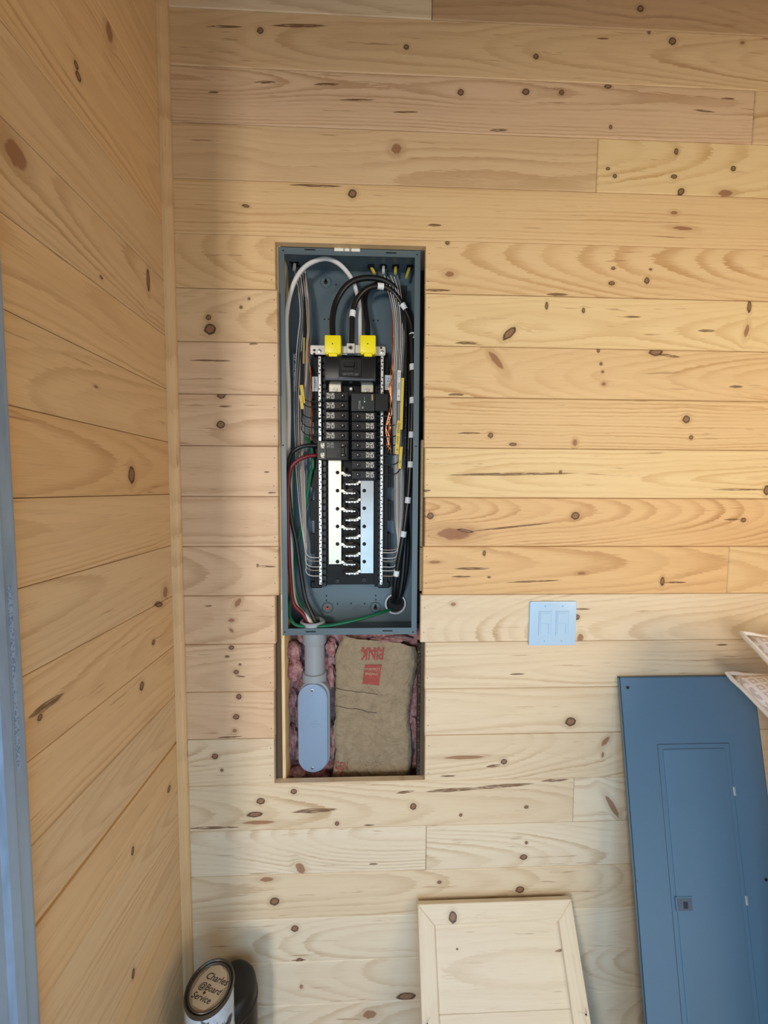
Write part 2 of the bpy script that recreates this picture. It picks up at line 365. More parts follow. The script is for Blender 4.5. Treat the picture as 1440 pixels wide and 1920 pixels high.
for row in KNOTS.replace('\n', ';').split(';'):
    f = row.split(); k = int(f[0]); px, py, rx, ry, an = map(float, f[1:6])
    a = P(px, py); sc = abs(P(px+1, py).x-a.x); sv = abs(P(px, py+1).z-a.z)
    kn.setdefault(k, []).append((a.x, a.z, max(rx*sc, .003), max(ry*sv, .0028), math.radians(-an), f[6]))
wall_back = tag(mk('wall_back', join(box(-.56, OL_top-.002, .0185, .03, 0, ZC), box(OR_+.002, XR, .0185, .03, 0, ZC), box(OL_top-.002, OR_+.002, .0185, .03, OT+.03, ZC), box(OL_top-.002, OR_+.002, .0185, .03, 0, OB-.035),
        box(-.30, .20, .125, .135, OB-.12, OT+.05)), M_back), kind='structure')
TROW = {-2: 'norm', -1: 'norm', 0: 'norm', 1: 'pink', 2: 'norm', 3: 'warm', 4: 'warm', 5: 'yell', 6: 'warm', 7: 'warm', 8: 'yell', 9: 'oran', 10: 'oran', 11: 'pale', 12: 'pale', 13: 'pale', 14: 'pale', 15: 'pale', 16: 'vpale', 17: 'pale', 18: 'vpale', 19: 'vpale', 20: 'vpale', 21: 'pale'}
TLEFT = {4: 'norm', 5: 'norm', 6: 'pink', 7: 'pink', 8: 'pink', 9: 'pink', 10: 'pink', 11: 'pink', 12: 'pink', 13: 'pink', 14: 'pink'}
GAP = .0005
M_hole = flat('dark hole', (.012, .012, .014), .9)
def wall_board(name, poly, tint, k, seed, **kw):
    xs = [p[0] for p in poly]; zs = [p[1] for p in poly]
    c = ((min(xs)+max(xs))/2, (min(zs)+max(zs))/2)
    ks = [(u-c[0], v-c[1], a, b, an, ty) for (u, v, a, b, an, ty) in kn.get(k, []) if min(xs)-.03 < u < max(xs)+.03]
    mt = pine('pine board %d' % seed, tint, ks, seed*1.0, **kw)
    o = mk(name, prism(poly, 0, .0183, .0020 if len(poly) == 4 else .0012), mt, wall_back)
    if 4 <= k <= 14:
        rn = random.Random(seed)
        for xe, sg in ((left_end[k], -1), (right_end[k], 1)):
            if min(xs)-.001 <= xe <= max(xs)+.001:
                for dz in (.034, -.036): mk('nail_hole', disc((xe+sg*rn.uniform(.006, .011), zk(k+.5)+dz+rn.uniform(-.006, .006)), .0011, -.0004, .001, 7), M_hole, o)
    return o
def rect(x0, x1, z0, z1): return [(x0, z0), (x1, z0), (x1, z1), (x0, z1)]
XA = -.4995
JOINT = {-1: P(810, 20).x, 1: P(1414, 215).x, 2: P(1120, 310).x, 10: P(1366, 1068).x, 15: P(1076, 1500).x, 16: P(799, 1590).x}
TR = {-1: 'brown', 1: 'norm', 2: 'yell', 10: 'warm', 15: 'vpale', 16: 'vpale'}
sd = 0
KW = {9: dict(contrast=.95), 10: dict(contrast=.9), 3: dict(contrast=.7, d0=.01), 12: dict(contrast=.8, d0=.0, slope=.01, step=.012), 7: dict(d0=.01, slope=.03), 8: dict(d0=.0, slope=.05, step=.011)}
for k in range(-2, 21):
    z1, z0 = zk(k)-GAP, max(zk(k+1)+GAP, .004); kw = KW.get(k, {})
    if k == -2: z1 = ZC-.002
    sd += 1
    if k == 4:
        wall_board('wall_board', [(XA, z0), (left_end[4], z0), (left_end[4], OT), (right_end[4], OT), (right_end[4], z0), (XR, z0), (XR, z1), (XA, z1)], TROW[k], k, sd, **kw)
    elif k == 14:
        wall_board('wall_board', [(XA, z1), (left_end[14], z1), (left_end[14], OB), (right_end[14], OB), (right_end[14], z1), (XR, z1), (XR, z0), (XA, z0)], TROW[k], k, sd, **kw)
    elif 5 <= k <= 13:
        wall_board('wall_board', rect(XA, left_end[k], z0, z1), TLEFT[k], k, sd)
        if k == 10:
            wall_board('wall_board', rect(right_end[k], JOINT[k]-.0005, z0, z1), TROW[k], k, sd+40, **kw); wall_board('wall_board', rect(JOINT[k]+.0005, XR, z0, z1), TR[k], k, sd+60)
        else: wall_board('wall_board', rect(right_end[k], XR, z0, z1), TROW[k], k, sd+40, **kw)
    elif k in JOINT:
        wall_board('wall_board', rect(XA, JOINT[k]-.0005, z0, z1), 'pale' if k == -1 else TROW[k], k, sd); wall_board('wall_board', rect(JOINT[k]+.0005, XR, z0, z1), TR[k], k, sd+60)
    else: wall_board('wall_board', rect(XA, XR, z0, z1), TROW[k], k, sd, **kw)

# studs and sheathing edge showing in the cut-out
M_stud = pine('weathered stud', 'yell', seed=71, axes=('z', 'x'), contrast=.9)
mk('stud', box(P(513, 1300, .019).x-.03, P(534.5, 1300, .019).x, .019, .122, OB-.10, OT+.06, .001), M_stud, wall_back)
M_stud2 = pine('stud wood', 'norm', seed=72, axes=('z', 'x'))
mk('stud', box(P(799, 1300, .03).x, P(799, 1300, .03).x+.04, .031, .122, OB-.06, OT+.06, .001), M_stud2, wall_back)
mk('sill_block', box(-.26, .16, .031, .122, OB-.13, OB-.10, .001), M_stud2, wall_back)
mk('header_block', box(-.26, .16, .031, .122, OT+.006, OT+.05, .001), M_stud2, wall_back)
mt, g, bs = newmat('dark sheathing edge')
vo = g.n.new('ShaderNodeTexVoronoi'); g.put(vo.inputs['Vector'], g.obj()); vo.inputs['Scale'].default_value = 420
g.put(bs.inputs['Base Color'], g.mix(g.rng(g.noise(g.obj(), 210, 4, .7), .5, .72), (.022, .017, .015, 1), (.20, .15, .12, 1))); bs.inputs['Roughness'].default_value = .9
bump(g, bs, vo.outputs['Distance'], .8, .002)
M_osb = mt
mk('sheathing_edge', pbox(783, 1206, 795.5, 1457, .021, .045), M_osb, wall_back)
M_osb2 = flat('raw sheathing edge', (.42, .32, .18), .9, var=.5, scale=240)
mk('sheathing_edge', pbox(787.5, 1027, 792, 1108, .021, .06), M_osb2, wall_back)
mk('sheathing_edge', pbox(789, 825, 796, 1025, .022, .06), M_osb2, wall_back)
mk('sheathing_edge', pbox(521.5, 458, 527, 1200, .0215, .05), flat('sheathing edge brown', (.23, .18, .13), .9, var=.4, scale=200), wall_back)

# ------------------------------------------------------------ left wall
wall_left = tag(mk('wall_left', box(XL-.035, XL-.0185, -.47, 0, 0, ZC), M_back), kind='structure')
LK = """205 60 7 20 0 r;143 122 4 7 0 k;147 143 5 8 0 k;30 290 24 26 0 r;278 525 3 20 0 k;247 890 6 16 0 k;180 725 5 3 0 r;298 1133 8 5 20 k;88 1322 40 9 0 s;288 1204 3 5 0 k;266 1286 4 8 0 k;317 1479 3 6 0 k;249 1595 3 8 0 k;250 1825 3 9 0 k;75 1345 5 6 0 k;190 520 3 2 0 k;310 1110 5 12 0 r"""
lkn = []
for row in LK.split(';'):
    f = row.split(); px, py, rx, ry, an = map(float, f[:5]); a = PL(px, py)
    su = abs(PL(px+1, py).y-a.y); sv = abs(PL(px, py+1).z-a.z); lkn.append((a.y, a.z, max(rx*su, .004), max(ry*sv, .003), math.radians(an), f[5]))
YL0, YL1 = -.447, -.002
M_tongue = flat('raw tongue wood', (.50, .255, .08), .7)
LT = ['tan', 'tan', 'tan', 'tan', 'tan', 'tan', 'norm', 'norm', 'tan', 'tan', 'oran', 'tan', 'norm', 'tan', 'tan', 'norm', 'tan', 'norm', 'norm', 'tan', 'norm', 'tan', 'norm']
for k in range(-2, 21):
    z1, z0 = zk(k)+.0056-GAP, max(zk(k+1)+.0056+GAP, .004)
    if k == -2: z1 = ZC-.002
    if k == 13: z0 += .0055
    cz = (z0+z1)/2; cyy = (YL0+YL1)/2
    # built facing -y in a local frame (u along x), then turned to face +x
    ks = [(u-cyy, v-cz, a, b, an, ty) for (u, v, a, b, an, ty) in lkn if z0-.01 < v < z1+.01]
    mt = pine('pine board left %d' % k, LT[k+2], ks, 200+k*1.7, contrast=.75)
    o = mk('wall_board', prism(rect(-(YL1-YL0)/2, (YL1-YL0)/2, z0-cz, z1-cz), -.00915, .00915, .0013), mt, None)
    o.parent = wall_left; o.rotation_euler = (0, 0, math.radians(90))
    o.location = Vector((XL-.00915, cyy, cz))-OFF[wall_left.name]
zt = zk(14)+.0056
mk('tongue', box(XL-.012, XL-.0022, YL0, YL1, zt-.0005, zt+.0062), M_tongue, wall_left)
mk('board_end', box(XL-.018, XL+.002, YL0-.005, YL0-.0005, .002, ZC-.002), flat('pale board edge', (.62, .47, .32), .7, scale=80), wall_left)
# corner trim, eased square moulding
tz = [(XL+.0003, -.0005), (XL+.0195, -.0005), (XL+.0195, -.008), (XL+.0165, -.0125), (XL+.012, -.0155), (XL+.0075, -.0215), (XL+.0003, -.0225)]
V = [Vector((x, y, z)) for z in (.003, ZC-.003) for x, y in tz]; n = len(tz)
F = [[i, (i+1) % n, n+(i+1) % n, n+i] for i in range(n)]+[list(range(n))[::-1], list(range(n, 2*n))]
M_trim = pine('pine trim', 'tan', [(0, P(330, 805).z-ZC/2, .006, .004, 0, 'k'), (0, P(350, 1690).z-ZC/2, .012, .005, .4, 'r')], seed=83, axes=('z', 'x'), contrast=.6)
tag(mk('trim_1', (V, F), M_trim), kind='structure')

# galvanised steel door track at the end of the short wall
mt, g, bs = newmat('galvanised steel')
s_ = g.sep(g.obj()); nz = g.noise(g.comb(g.math('MULTIPLY', s_[0], 60.), g.math('MULTIPLY', s_[1], 60.), g.math('MULTIPLY', s_[2], 12.)), 1, 4, .6)
g.put(bs.inputs['Base Color'], g.mix(nz, (.22, .34, .52, 1), (.42, .58, .84, 1))); bs.inputs['Metallic'].default_value = .35  # light blue base colour stands in for reflected outdoor daylight
g.put(bs.inputs['Roughness'], g.rng(nz, .3, .7, .3, .5)); bump(g, bs, nz, .25, .001)
M_galv = mt
track = thing('door_track', 'galvanised steel door track standing at the end of the short pine wall', 'door track', (XL, -.5, 0))
prof = [(XL-.03, YL0-.0055)]
xo, ya, yb = XL+.016, YL0-.0055, YL0-.085
prof += [(XL+.004, ya)]
for k in range(7):
    a = math.radians(90*k/6); prof.append((xo-.012+.012*math.sin(a), ya-.012+.012*math.cos(a)))
prof += [(xo, ya-.026), (xo+.005, ya-.032), (xo+.005, ya-.046), (xo, ya-.052), (xo, yb), (xo-.004, yb-.003), (XL-.03, yb-.003)]
n = len(prof); V = [Vector((x, y, z)) for z in (.001, ZC-.002) for x, y in prof]
F = [[i, (i+1) % n, n+(i+1) % n, n+i] for i in range(n)]+[list(range(n))[::-1], list(range(n, 2*n))]
mk('channel', (V, F), M_galv, track, smooth=True)
M_hole = flat('dark hole', (.012, .012, .014), .9)
def on_track(px, py):
    d = ray(px, py); return CAM+d*((xo+.0005)/d.x)
for (px, py, w_, h_) in ((30, 1840, .003, .012), (30, 1803, .002, .005)):
    p = on_track(px, py); mk('slot', box(xo-.001, xo+.0006, p.y-w_, p.y+w_, p.z-h_, p.z+h_), M_hole, track)
M_ink = printed('ink code', (.30, .45, .68), (.17, .27, .44), .0022, .68, .4, (1, 2))
p0, p1 = on_track(18, 1100), on_track(26, 1450)
mk('ink_code', box(xo-.001, xo+.0005, p0.y-.003, p0.y+.003, p1.z, p0.z), M_ink, track)

# ------------------------------------------------------------ breaker panel
def z1p(x, y): return 500+x/4.5, 440+y/4.5
def z2p(x, y): return 500+x/4.5, 620+y/4.5
def z3p(x, y): return 500+x/4.5, 850+y/4.5
def z4p(x, y): return 500+x/4.5, 1090+y/4.5
YB0, YBK = .0195, .114
BX0, BX1 = P(522.5, 800, YB0).x-.003, P(786, 800, YB0).x
BZ1, BZ0 = P(655, 467, YB0).z, P(655, 1190, YB0).z
BX0, BX1 = -.2338, .1272
M_box = flat('slate grey enamel', (.095, .138, .168), .38, .0, var=.06, scale=8)
M_blk = flat('black plastic', (.0045, .0048, .006), .5, var=.2, spec=.25)
M_blk2 = flat('black breaker plastic', (.010, .0105, .013), .38, var=.15, spec=.4)
M_blk3 = flat('deep black plastic', (.004, .004, .005), .5)
M_bus = flat('tin plated bus', (.72, .66, .52), .34, .8, var=.10, scale=14)
M_alu = flat('bright aluminium', (.86, .86, .84), .35, .6, var=.08, scale=40)
M_yel = flat('yellow lug cover plastic', (.92, .80, .012), .4, var=.04)
M_wht = flat('white tape', (.80, .84, .88), .6, var=.04)
M_scr = flat('steel screw', (.55, .56, .57), .35, .9)
panel = thing('breaker_panel', 'open slate grey electrical panel box recessed in the pine wall', 'breaker panel', ((BX0+BX1)/2, YBK, BZ0))
T = .0022; RIM = P(537, 830, YB0).x-P(526.5, 830, YB0).x
RT_ = .0165
enc = join(box(BX0, BX0+T, YB0, YBK, BZ0, BZ1), box(BX1-T, BX1, YB0, YBK, BZ0, BZ1), box(BX0, BX1, YB0, YBK, BZ1-T, BZ1), box(BX0, BX1, YB0, YBK, BZ0, BZ0+T), box(BX0, BX1, YBK, YBK+T, BZ0, BZ1),
           box(BX0, BX0+RIM, YB0-.001, YB0+.0012, BZ0, BZ1), box(BX1-RIM, BX1, YB0-.001, YB0+.0012, BZ0, BZ1), box(BX0+RIM, BX1-RIM, YB0-.0004, YB0+.0014, BZ1-RT_, BZ1), box(BX0+RIM, BX1-RIM, YB0-.0004, YB0+.0014, BZ0, BZ0+.018))
encl = mk('enclosure', enc, M_box, panel)
for px, py in ((531, 470), (782, 478), (531, 835), (780, 837), (534, 1185), (774, 1185)):
    c = P(px, py, YB0); mk('rim_hole', disc((c.x, c.z), .002, YB0-.0014, YB0, 10), M_hole, encl)
for x, y, w_ in ((365, 128, 48), (1050, 155, 48)):
    px, py = z1p(x, y); a = P(px, py, YB0); mk('rim_slot', box(a.x-.0135, a.x+.0135, YB0-.001, YB0+.001, a.z-.0015, a.z+.0015), M_hole, encl)
for x, y in ((372, 1504), (1020, 1497)):
    px, py = z3p(x, y); a = P(px, py, YB0); mk('rim_slot', box(a.x-.0135, a.x+.0135, YB0-.001, YB0+.001, a.z-.0015, a.z+.0015), M_hole, encl)
M_barc = printed('barcode print', (.80, .82, .78), (.03, .03, .03), .0012, .5, .5, (0, 1), (1, 50), (.011, 1))
a = P(651, 469, YB0); mk('barcode_label', box(a.x-.0325, a.x+.0325, YB0-.0012, YB0-.0003, a.z-.0035, a.z+.0035), M_barc, encl)
def backpt(px, py): a = P(px, py, YBK); return (a.x, a.z)
def ring(c, r, t, y0, y1, n=28):
    V, F = [], []
    for rr, y in ((r, y1), (r, y0), (r-t, y0), (r-t, y1)):
        for k in range(n): a = 2*math.pi*k/n; V.append(Vector((c[0]+rr*math.cos(a), y, c[1]+rr*math.sin(a))))
    for i in range(4):
        for k in range(n): F.append([i*n+k, i*n+(k+1) % n, ((i+1) % 4)*n+(k+1) % n, ((i+1) % 4)*n+k])
    return V, F
for px, py, c in ((z1p(500, 405)+(0,)), (z3p(515, 1300)+(1,)), (z3p(918, 1298)+(0,))):
    b = backpt(px, py)
    mk('keyhole_boss', lathe([(.017, YBK), (.0135, YBK-.004), (.011, YBK-.004)], (b[0], 0, b[1]), 'y', 24), M_box, encl, smooth=True)
    mk('keyhole', join(disc((b[0], b[1]-.001), .0055, YBK-.0048, YBK-.003, 14), box(b[0]-.0025, b[0]+.0025, YBK-.0048, YBK-.003, b[1], b[1]+.010)), flat('red keyhole', (.45, .09, .04), .6) if c else M_hole, encl)
for x, y in ((505, 1202), (505, 1240), (920, 1200), (920, 1235), (712, 1265), (826, 1268), (598, 1270)):
    b = backpt(*z3p(x, y)); mk('small_hole', disc(b, .0022, YBK-.0008, YBK, 10), M_hole, encl)
for x, y in ((585, 423), (487, 713), (523, 713), (900, 725), (938, 725)):
    b = backpt(*z1p(x, y)); mk('small_hole', disc(b, .0022, YBK-.0008, YBK, 10), M_hole, encl)
b = backpt(*z3p(370, 1240))
for r in (.026, .018): mk('knockout_ring', ring(b, r, .002, YBK-.0015, YBK), M_box, encl)
b = backpt(*z3p(770, 1300)); mk('knockout_ring', ring(b, .008, .0015, YBK-.0012, YBK), M_box, encl)
b = backpt(*z3p(1085, 1262)); mk('cable_hole', disc(b, .028, YBK-.001, YBK-.0002, 24), M_hole, encl)
mk('cable_bushing', ring(b, .031, .0045, YBK-.010, YBK), flat('grey bushing', (.50, .54, .58), .5), encl)
# base moulding with side ribs
base = mk('mounting_base', join(pbox(606, 660, 708, 1096, .084, .113), pbox(589, 662, 611, 1100, .080, .113), pbox(703, 662, 727, 1100, .080, .113)), M_blk, panel)
for k in range(36):
    for px in (604.5, 709):
        py = 672+k*12.0
        mk('rib', pbox(px, py, px+7, py+8, .074, .080), M_blk2, base)
for k in range(7):
    py = 690+k*62
    for px0, px1 in ((582, 590), (726, 733)):
        mk('side_tab', pbox(px0, py, px1, py+38, .088, .100, .001), M_blk, base)
for px0, px1 in ((582, 604), (708, 731)):
    mk('foot', pbox(px0, 1090, px1, 1103, .082, .113, .003), M_blk, base)
brk = mk('top_bracket', join(prism(rounded_rect(P(723, 656, .058).x-P(582, 656, .058).x, .024, .004, 3, (P(652.5, 656, .058).x, P(652.5, 657, .058).z)), .058, .061, .0005)), M_alu, panel)
for x, y in ((402, 165), (965, 145), (402, 195)):
    px, py = z2p(x, y); a = P(px, py, .058); mk('bracket_notch', box(a.x-.003, a.x+.003, .0575, .0585, a.z-.0025, a.z+.0025), M_hole, brk)
for x, y in ((447, 172), (975, 180), (770, 160)):
    px, py = z2p(x, y); a = P(px, py, .058); mk('bracket_screw', lathe([(.0045, .058), (.0045, .056), (.003, .0555)], (a.x, 0, a.z), 'y', 14), M_scr, brk, smooth=True)
# neutral bars
for px, nm in ((599.8, 0), (716.2, 1)):
    a, b = P(px-.3, 668, .062), P(px+(1.0 if nm == 0 else -.9), 1096, .062)
    bar = mk('neutral_bar', join(box((a.x+b.x)/2-.0036, (a.x+b.x)/2+.0036, .062, .072, b.z, a.z, .0005)), M_alu, panel)
    parts = []
    n = 62; rn = random.Random(nm+3)
    for k in range(n):
        z = a.z-(k+.6)*(a.z-b.z)/n
        if rn.random() < .10: continue
        cx = (a.x+b.x)/2+(.0010 if k % 2 else -.0010)
        parts.append(join(lathe([(.0022, .0622), (.0022, .0616)], (cx, 0, z), 'y', 8)))
    tag(mk('terminal_screws', join(*parts), flat('terminal screw dark', (.06, .06, .065), .4, .7), bar), kind='stuff')
# bus bars
for nm, (px0, py0, px1, py1), hx, hys in ((0, (616, 863, 640, 1058), 632.8, (886, 920, 954, 987, 1020, 1053)), (1, (676, 901, 700.5, 1075), 683, (920, 953, 987, 1020, 1053))):
    bb = mk('bus_bar', pbox(px0, py0, px1, py1, .070, .074, .0004), M_bus if nm == 0 else flat('tin plated bus grey', (.46, .45, .43), .3, .85, var=.3, scale=16), panel)
    for hy in hys:
        a = P(hx, hy, .070); mk('bus_hole', disc((a.x, a.z), .0052, .0693, .0705, 16), M_hole, bb)
    ys = [165, 315, 467, 617, 767, 917] if nm == 0 else [240, 390, 545, 695, 845, 995]
    for y in ys:
        if nm == 0: q0, q1, s0, s1 = z3p(628, y-12), z3p(727, y+16), z3p(645, y+16), z3p(752, y+27)
        else: q0, q1, s0, s1 = z3p(693, y-12), z3p(795, y+14), z3p(665, y+14), z3p(778, y+26)
        if nm == 0 and y == 165: q1 = (q1[0]-4, q1[1]); s1 = (s1[0]-9, s1[1])
        stab = mk('stab', pbox(q0[0], q0[1], q1[0], q1[1], .066, .078, .0008), M_bus, bb)
        w_ = (s1[0]-s0[0])/5
        for k in range(5): mk('stab_tooth', pbox(s0[0]+k*w_+.3, s0[1], s0[0]+(k+1)*w_-.5, s1[1]+(k % 2)*.8, .060, .070, .0004), M_alu, stab)
# serpentine insulator
pts = []
for k in range(13):
    y = 128+75.3*k; xa, xb = (652, 772) if k % 2 == 0 else (772, 652); sg = 1 if xb > xa else -1
    pts += [P(*z3p(*q), .063) for q in ((xa, y-14), (xa, y+10), (xa+sg*14, y+32), (xa+sg*36, y+38), (xb-sg*36, y+38), (xb-sg*14, y+44))]
pts = pts[:-4]
mk('serpentine_insulator', tube(pts, .0036, 8, 3), M_blk3, panel, smooth=True)
a = [z3p(600, 1075), z3p(822, 1065)]
for px, py in a:
    c = P(px, py, .084); mk('base_boss', lathe([(.0065, .084), (.006, .080), (.003, .080)], (c.x, 0, c.z), 'y', 16), M_blk3, base, smooth=True)
# terminals under the main breaker
for x0, x1 in ((525, 628), (797, 900)):
    q0, q1 = z2p(x0, 430), z2p(x1, 520)
    tm = mk('terminal', pbox(q0[0], q0[1], q1[0], q1[1], .068, .082, .001), M_bus, panel)
    c = P(*z2p((x0+x1)/2, 500), .066); mk('terminal_screw', lathe([(.0055, .068), (.0055, .064), (.0042, .064), (.004, .0655)], (c.x, 0, c.z), 'y', 16), M_scr, tm, smooth=True)
for x, y, r in ((710, 490, .0045), (618, 432, .0025), (788, 434, .0025)):
    c = P(*z2p(x, y), .066); mk('centre_screw', lathe([(r, .08), (r, .067), (r*.7, .0655)], (c.x, 0, c.z), 'y', 16), M_alu, panel, smooth=True)
# centre neutral lug
q0, q1 = z1p(675, 915), z1p(742, 1000)
lug = mk('neutral_lug', pbox(q0[0], q0[1], q1[0], q1[1], .038, .060, .001), M_alu, panel)
c = P(*z1p(708, 955), .038); mk('lug_screw', lathe([(.0066, .038), (.0066, .036), (.0042, .036), (.0038, .0375)], (c.x, 0, c.z), 'y', 18), M_scr, lug, smooth=True)
mk('lug_hole', disc((c.x, c.z), .0036, .0368, .0376, 6), M_hole, lug)
q0, q1 = z1p(640, 945), z1p(675, 1000); mk('neutral_lug_tab', pbox(q0[0], q0[1], q1[0], q1[1], .050, .058, .0005), M_alu, panel)
q0, q1 = z1p(745, 930), z1p(790, 1000); mk('neutral_lug_tab', pbox(q0[0], q0[1], q1[0], q1[1], .046, .058, .0005), M_alu, panel)
# labels inside
M_lab = printed('small print label', (.62, .65, .66), (.12, .13, .14), .0022, .62, .5, (0, 2), (1, 1), (.004, .012))
for x0, x1, y0, y1 in ((385, 432, 388, 512), (995, 1055, 375, 500)):
    q0, q1 = z2p(x0, y0), z2p(x1, y1); mk('side_label', pbox(q0[0], q0[1], q1[0], q1[1], .079, .081), M_lab, panel)
M_strip = printed('circuit number strip', (.075, .08, .085), (.33, .33, .33), .0016, .55, .5, (0, 2), (1, 1.4))
q0, q1 = z2p(1165, 372), z2p(1203, 1100); a = P(q0[0], q0[1], .104); b = P(q1[0], q1[1], .104)
mk('number_strip', box(a.x+.001, b.x, .104, .1055, b.z, a.z), M_strip, panel)
M_strip2 = printed('circuit number strip white', (.60, .58, .55), (.05, .05, .05), .0018, .6, .5, (0, 2), (2, 1.2), (.0028, 1))
q0, q1 = z2p(224, 190), z2p(252, 512); mk('number_strip', pbox(q0[0], q0[1], q1[0], q1[1], .09, .0915), M_strip2, panel)

# lug covers
for x0, x1, nm in ((488, 626, 'left'), (787, 921, 'right')):
    q0, q1 = z1p(x0, 845), z1p(x1, 1000); t0, t1 = z1p(x0+35, 1000), z1p(x1-32, 1027)
    a = P((q0[0]+q1[0])/2, q1[1], .03)
    o = thing('lug_cover', 'yellow plastic lug cover over the main breaker terminal %s the neutral lug' % ('nearer the two pole breaker than' if nm == 'left' else 'nearer the white taped cable than'), 'lug cover', (a.x, .05, a.z), 'yellow lug covers')
    o['label'] = 'square yellow plastic cap over a main breaker lug %s' % ('farther from the white cable end' if nm == 'left' else 'touching the white cable end')
    mk('cap', pbox(q0[0], q0[1], q1[0], q1[1], .030, .060, .003, 2), M_yel, o, smooth=True)
    mk('tab', pbox(t0[0], t0[1], t1[0], t1[1], .034, .046, .0008), M_yel, o)
    for dx in (-48, 48):
        u0, u1 = z1p((x0+x1)/2+dx-10, 985), z1p((x0+x1)/2+dx+10, 1008); mk('clip', pbox(u0[0], u0[1], u1[0], u1[1], .0295, .04, .0006), M_yel, o)
    c = P(*z1p((x0+x1)/2-2, 920), .030); mk('test_hole', disc((c.x, c.z), .0016, .0294, .0302, 10), M_hole, o)
# main breaker
q0, q1 = z2p(488, 218), z2p(918, 425); a = P((q0[0]+q1[0])/2, q1[1], .05)
mb = thing('main_breaker', 'wide black main breaker under the yellow lug caps', 'breaker', (a.x, .08, a.z))
mk('body', pbox(q0[0], q0[1], q1[0], q1[1], .034, .083, .0025, 2), M_blk2, mb, smooth=True)
q = z2p(612, 235)+z2p(800, 385); face = mk('raised_face', pbox(*q, .030, .036, .0012), M_blk2, mb)
q = z2p(625, 245)+z2p(735, 340); mk('toggle_recess', pbox(*q, .0285, .031, .0008), M_blk3, face)
q = z2p(650, 262)+z2p(740, 300); mk('toggle', pbox(*q, .020, .030, .0015), M_blk2, mb)
q = z2p(740, 262)+z2p(760, 322); mk('toggle_end', pbox(*q, .027, .030, .0008), M_blk3, mb)
q = z2p(500, 402)+z2p(905, 416); mk('lower_lip', pbox(*q, .030, .036, .0006), flat('grey lip', (.10, .12, .16), .3), mb)
for dx in (608, 803): q = z2p(dx, 222)+z2p(dx+5, 400); mk('seam', pbox(*q, .0335, .0345), M_blk3, mb)
q = z2p(640, 355)+z2p(775, 378); mk('rating_print', pbox(*q, .0296, .0302), printed('tiny print', (.02, .021, .023), (.09, .09, .09), .0022, .6), mb)
# branch breakers
M_blab = printed('breaker label print', (.035, .036, .038), (.50, .50, .47), .00165, .42, .5)
M_blab2 = printed('breaker label print worn', (.035, .036, .038), (.20, .20, .19), .00165, .42, .5)
M_rec = M_blk3
M_dot = flat('white dot', (.7, .7, .7), .5)
def breaker(side, y, label, group=None, labmat=M_blab):
    if side == 'L': X = lambda u: 482+u*(695-482)
    else: X = lambda u: 928-u*(928-712)
    def q(u0, u1, v0, v1):
        a, b = sorted((X(u0), X(u1))); r = z2p(a, y+v0)+z2p(b, y+v1); return r
    c = P(*z2p(X(.5), y+38), .05)
    o = thing('circuit_breaker', label, 'breaker', (c.x, .08, c.z), group)
    mk('body', pbox(*q(.04, .985, -38.5, 38.5), .040, .083, .0015), M_blk2, o)
    mk('raised_face', pbox(*q(.10, .93, -30, 28), .0365, .041, .0012), M_blk2, o)
    for k in range(2): mk('end_clip', pbox(*q(.0, .06, -30+k*34, -6+k*34), .046, .06, .0008), M_blk2, o)
    mk('printed_label', pbox(*q(.11, .42, -27, 23), .0361, .0366), labmat, o)
    mk('toggle_recess', pbox(*q(.50, .82, -22, 20), .0358, .0366), M_rec, o)
    t = mk('toggle', pbox(*q(.66, .80, -14, 12), .0285, .0366, .0012), M_blk2, o)
    c = P(*z2p(X(.745), y-5), .0285); mk('toggle_dot', disc((c.x, c.z), .0013, .0281, .0286, 8), M_dot, t)
    return o
ORD = ['first', 'second', 'third', 'fourth', 'fifth', 'sixth', 'seventh']
LY = [552, 633, 718, 803, 887]
RY = [725, 806, 888, 970, 1052, 1135, 1218]
for i, y in enumerate(LY):
    lab = 'black single pole breaker, %s above the two pole breaker with cream labels' % ['fifth', 'fourth', 'third', 'second', 'first'][i]
    breaker('L', y, lab, 'single pole breakers above the two pole breaker')
for i, y in enumerate(RY):
    lab = 'black single pole breaker, %s below the wide surge module' % ORD[i]
    breaker('R', y, lab, 'single pole breakers below the surge module')
# two pole breaker
c = P(*z2p(560, 1092), .05)
o = thing('two_pole_breaker', 'black two pole breaker with cream labels and thick red and black wires', 'breaker', (c.x, .08, c.z))
mk('body', pbox(*z2p(425, 930), *z2p(690, 1090), .042, .083, .0015), flat('brown black plastic', (.026, .024, .021), .45), o)
mk('raised_face', pbox(*z2p(500, 940), *z2p(680, 1082), .0365, .043, .0012), M_blk2, o)
for y in (970, 1052):
    mk('cream_label', pbox(*z2p(455, y-22), *z2p(488, y+22), .0412, .0422), printed('cream label', (.74, .72, .58), (.05, .05, .05), .0022, .7), o)
    mk('toggle_recess', pbox(*z2p(592, y-24), *z2p(672, y+20), .0358, .0366), M_rec, o)
    mk('toggle', pbox(*z2p(622, y-14), *z2p(662, y+12), .0285, .0366, .0012), M_blk2, o)
    c = P(*z2p(641, y-3), .0285); mk('toggle_dot', disc((c.x, c.z), .0013, .0281, .0286, 8), M_dot, o)
mk('printed_label', pbox(*z2p(505, 942), *z2p(566, 990), .0360, .0366), M_blab2, o)
mk('handle_tie', pbox(*z2p(625, 985), *z2p(655, 1040), .030, .0366, .0012), M_blk3, o)
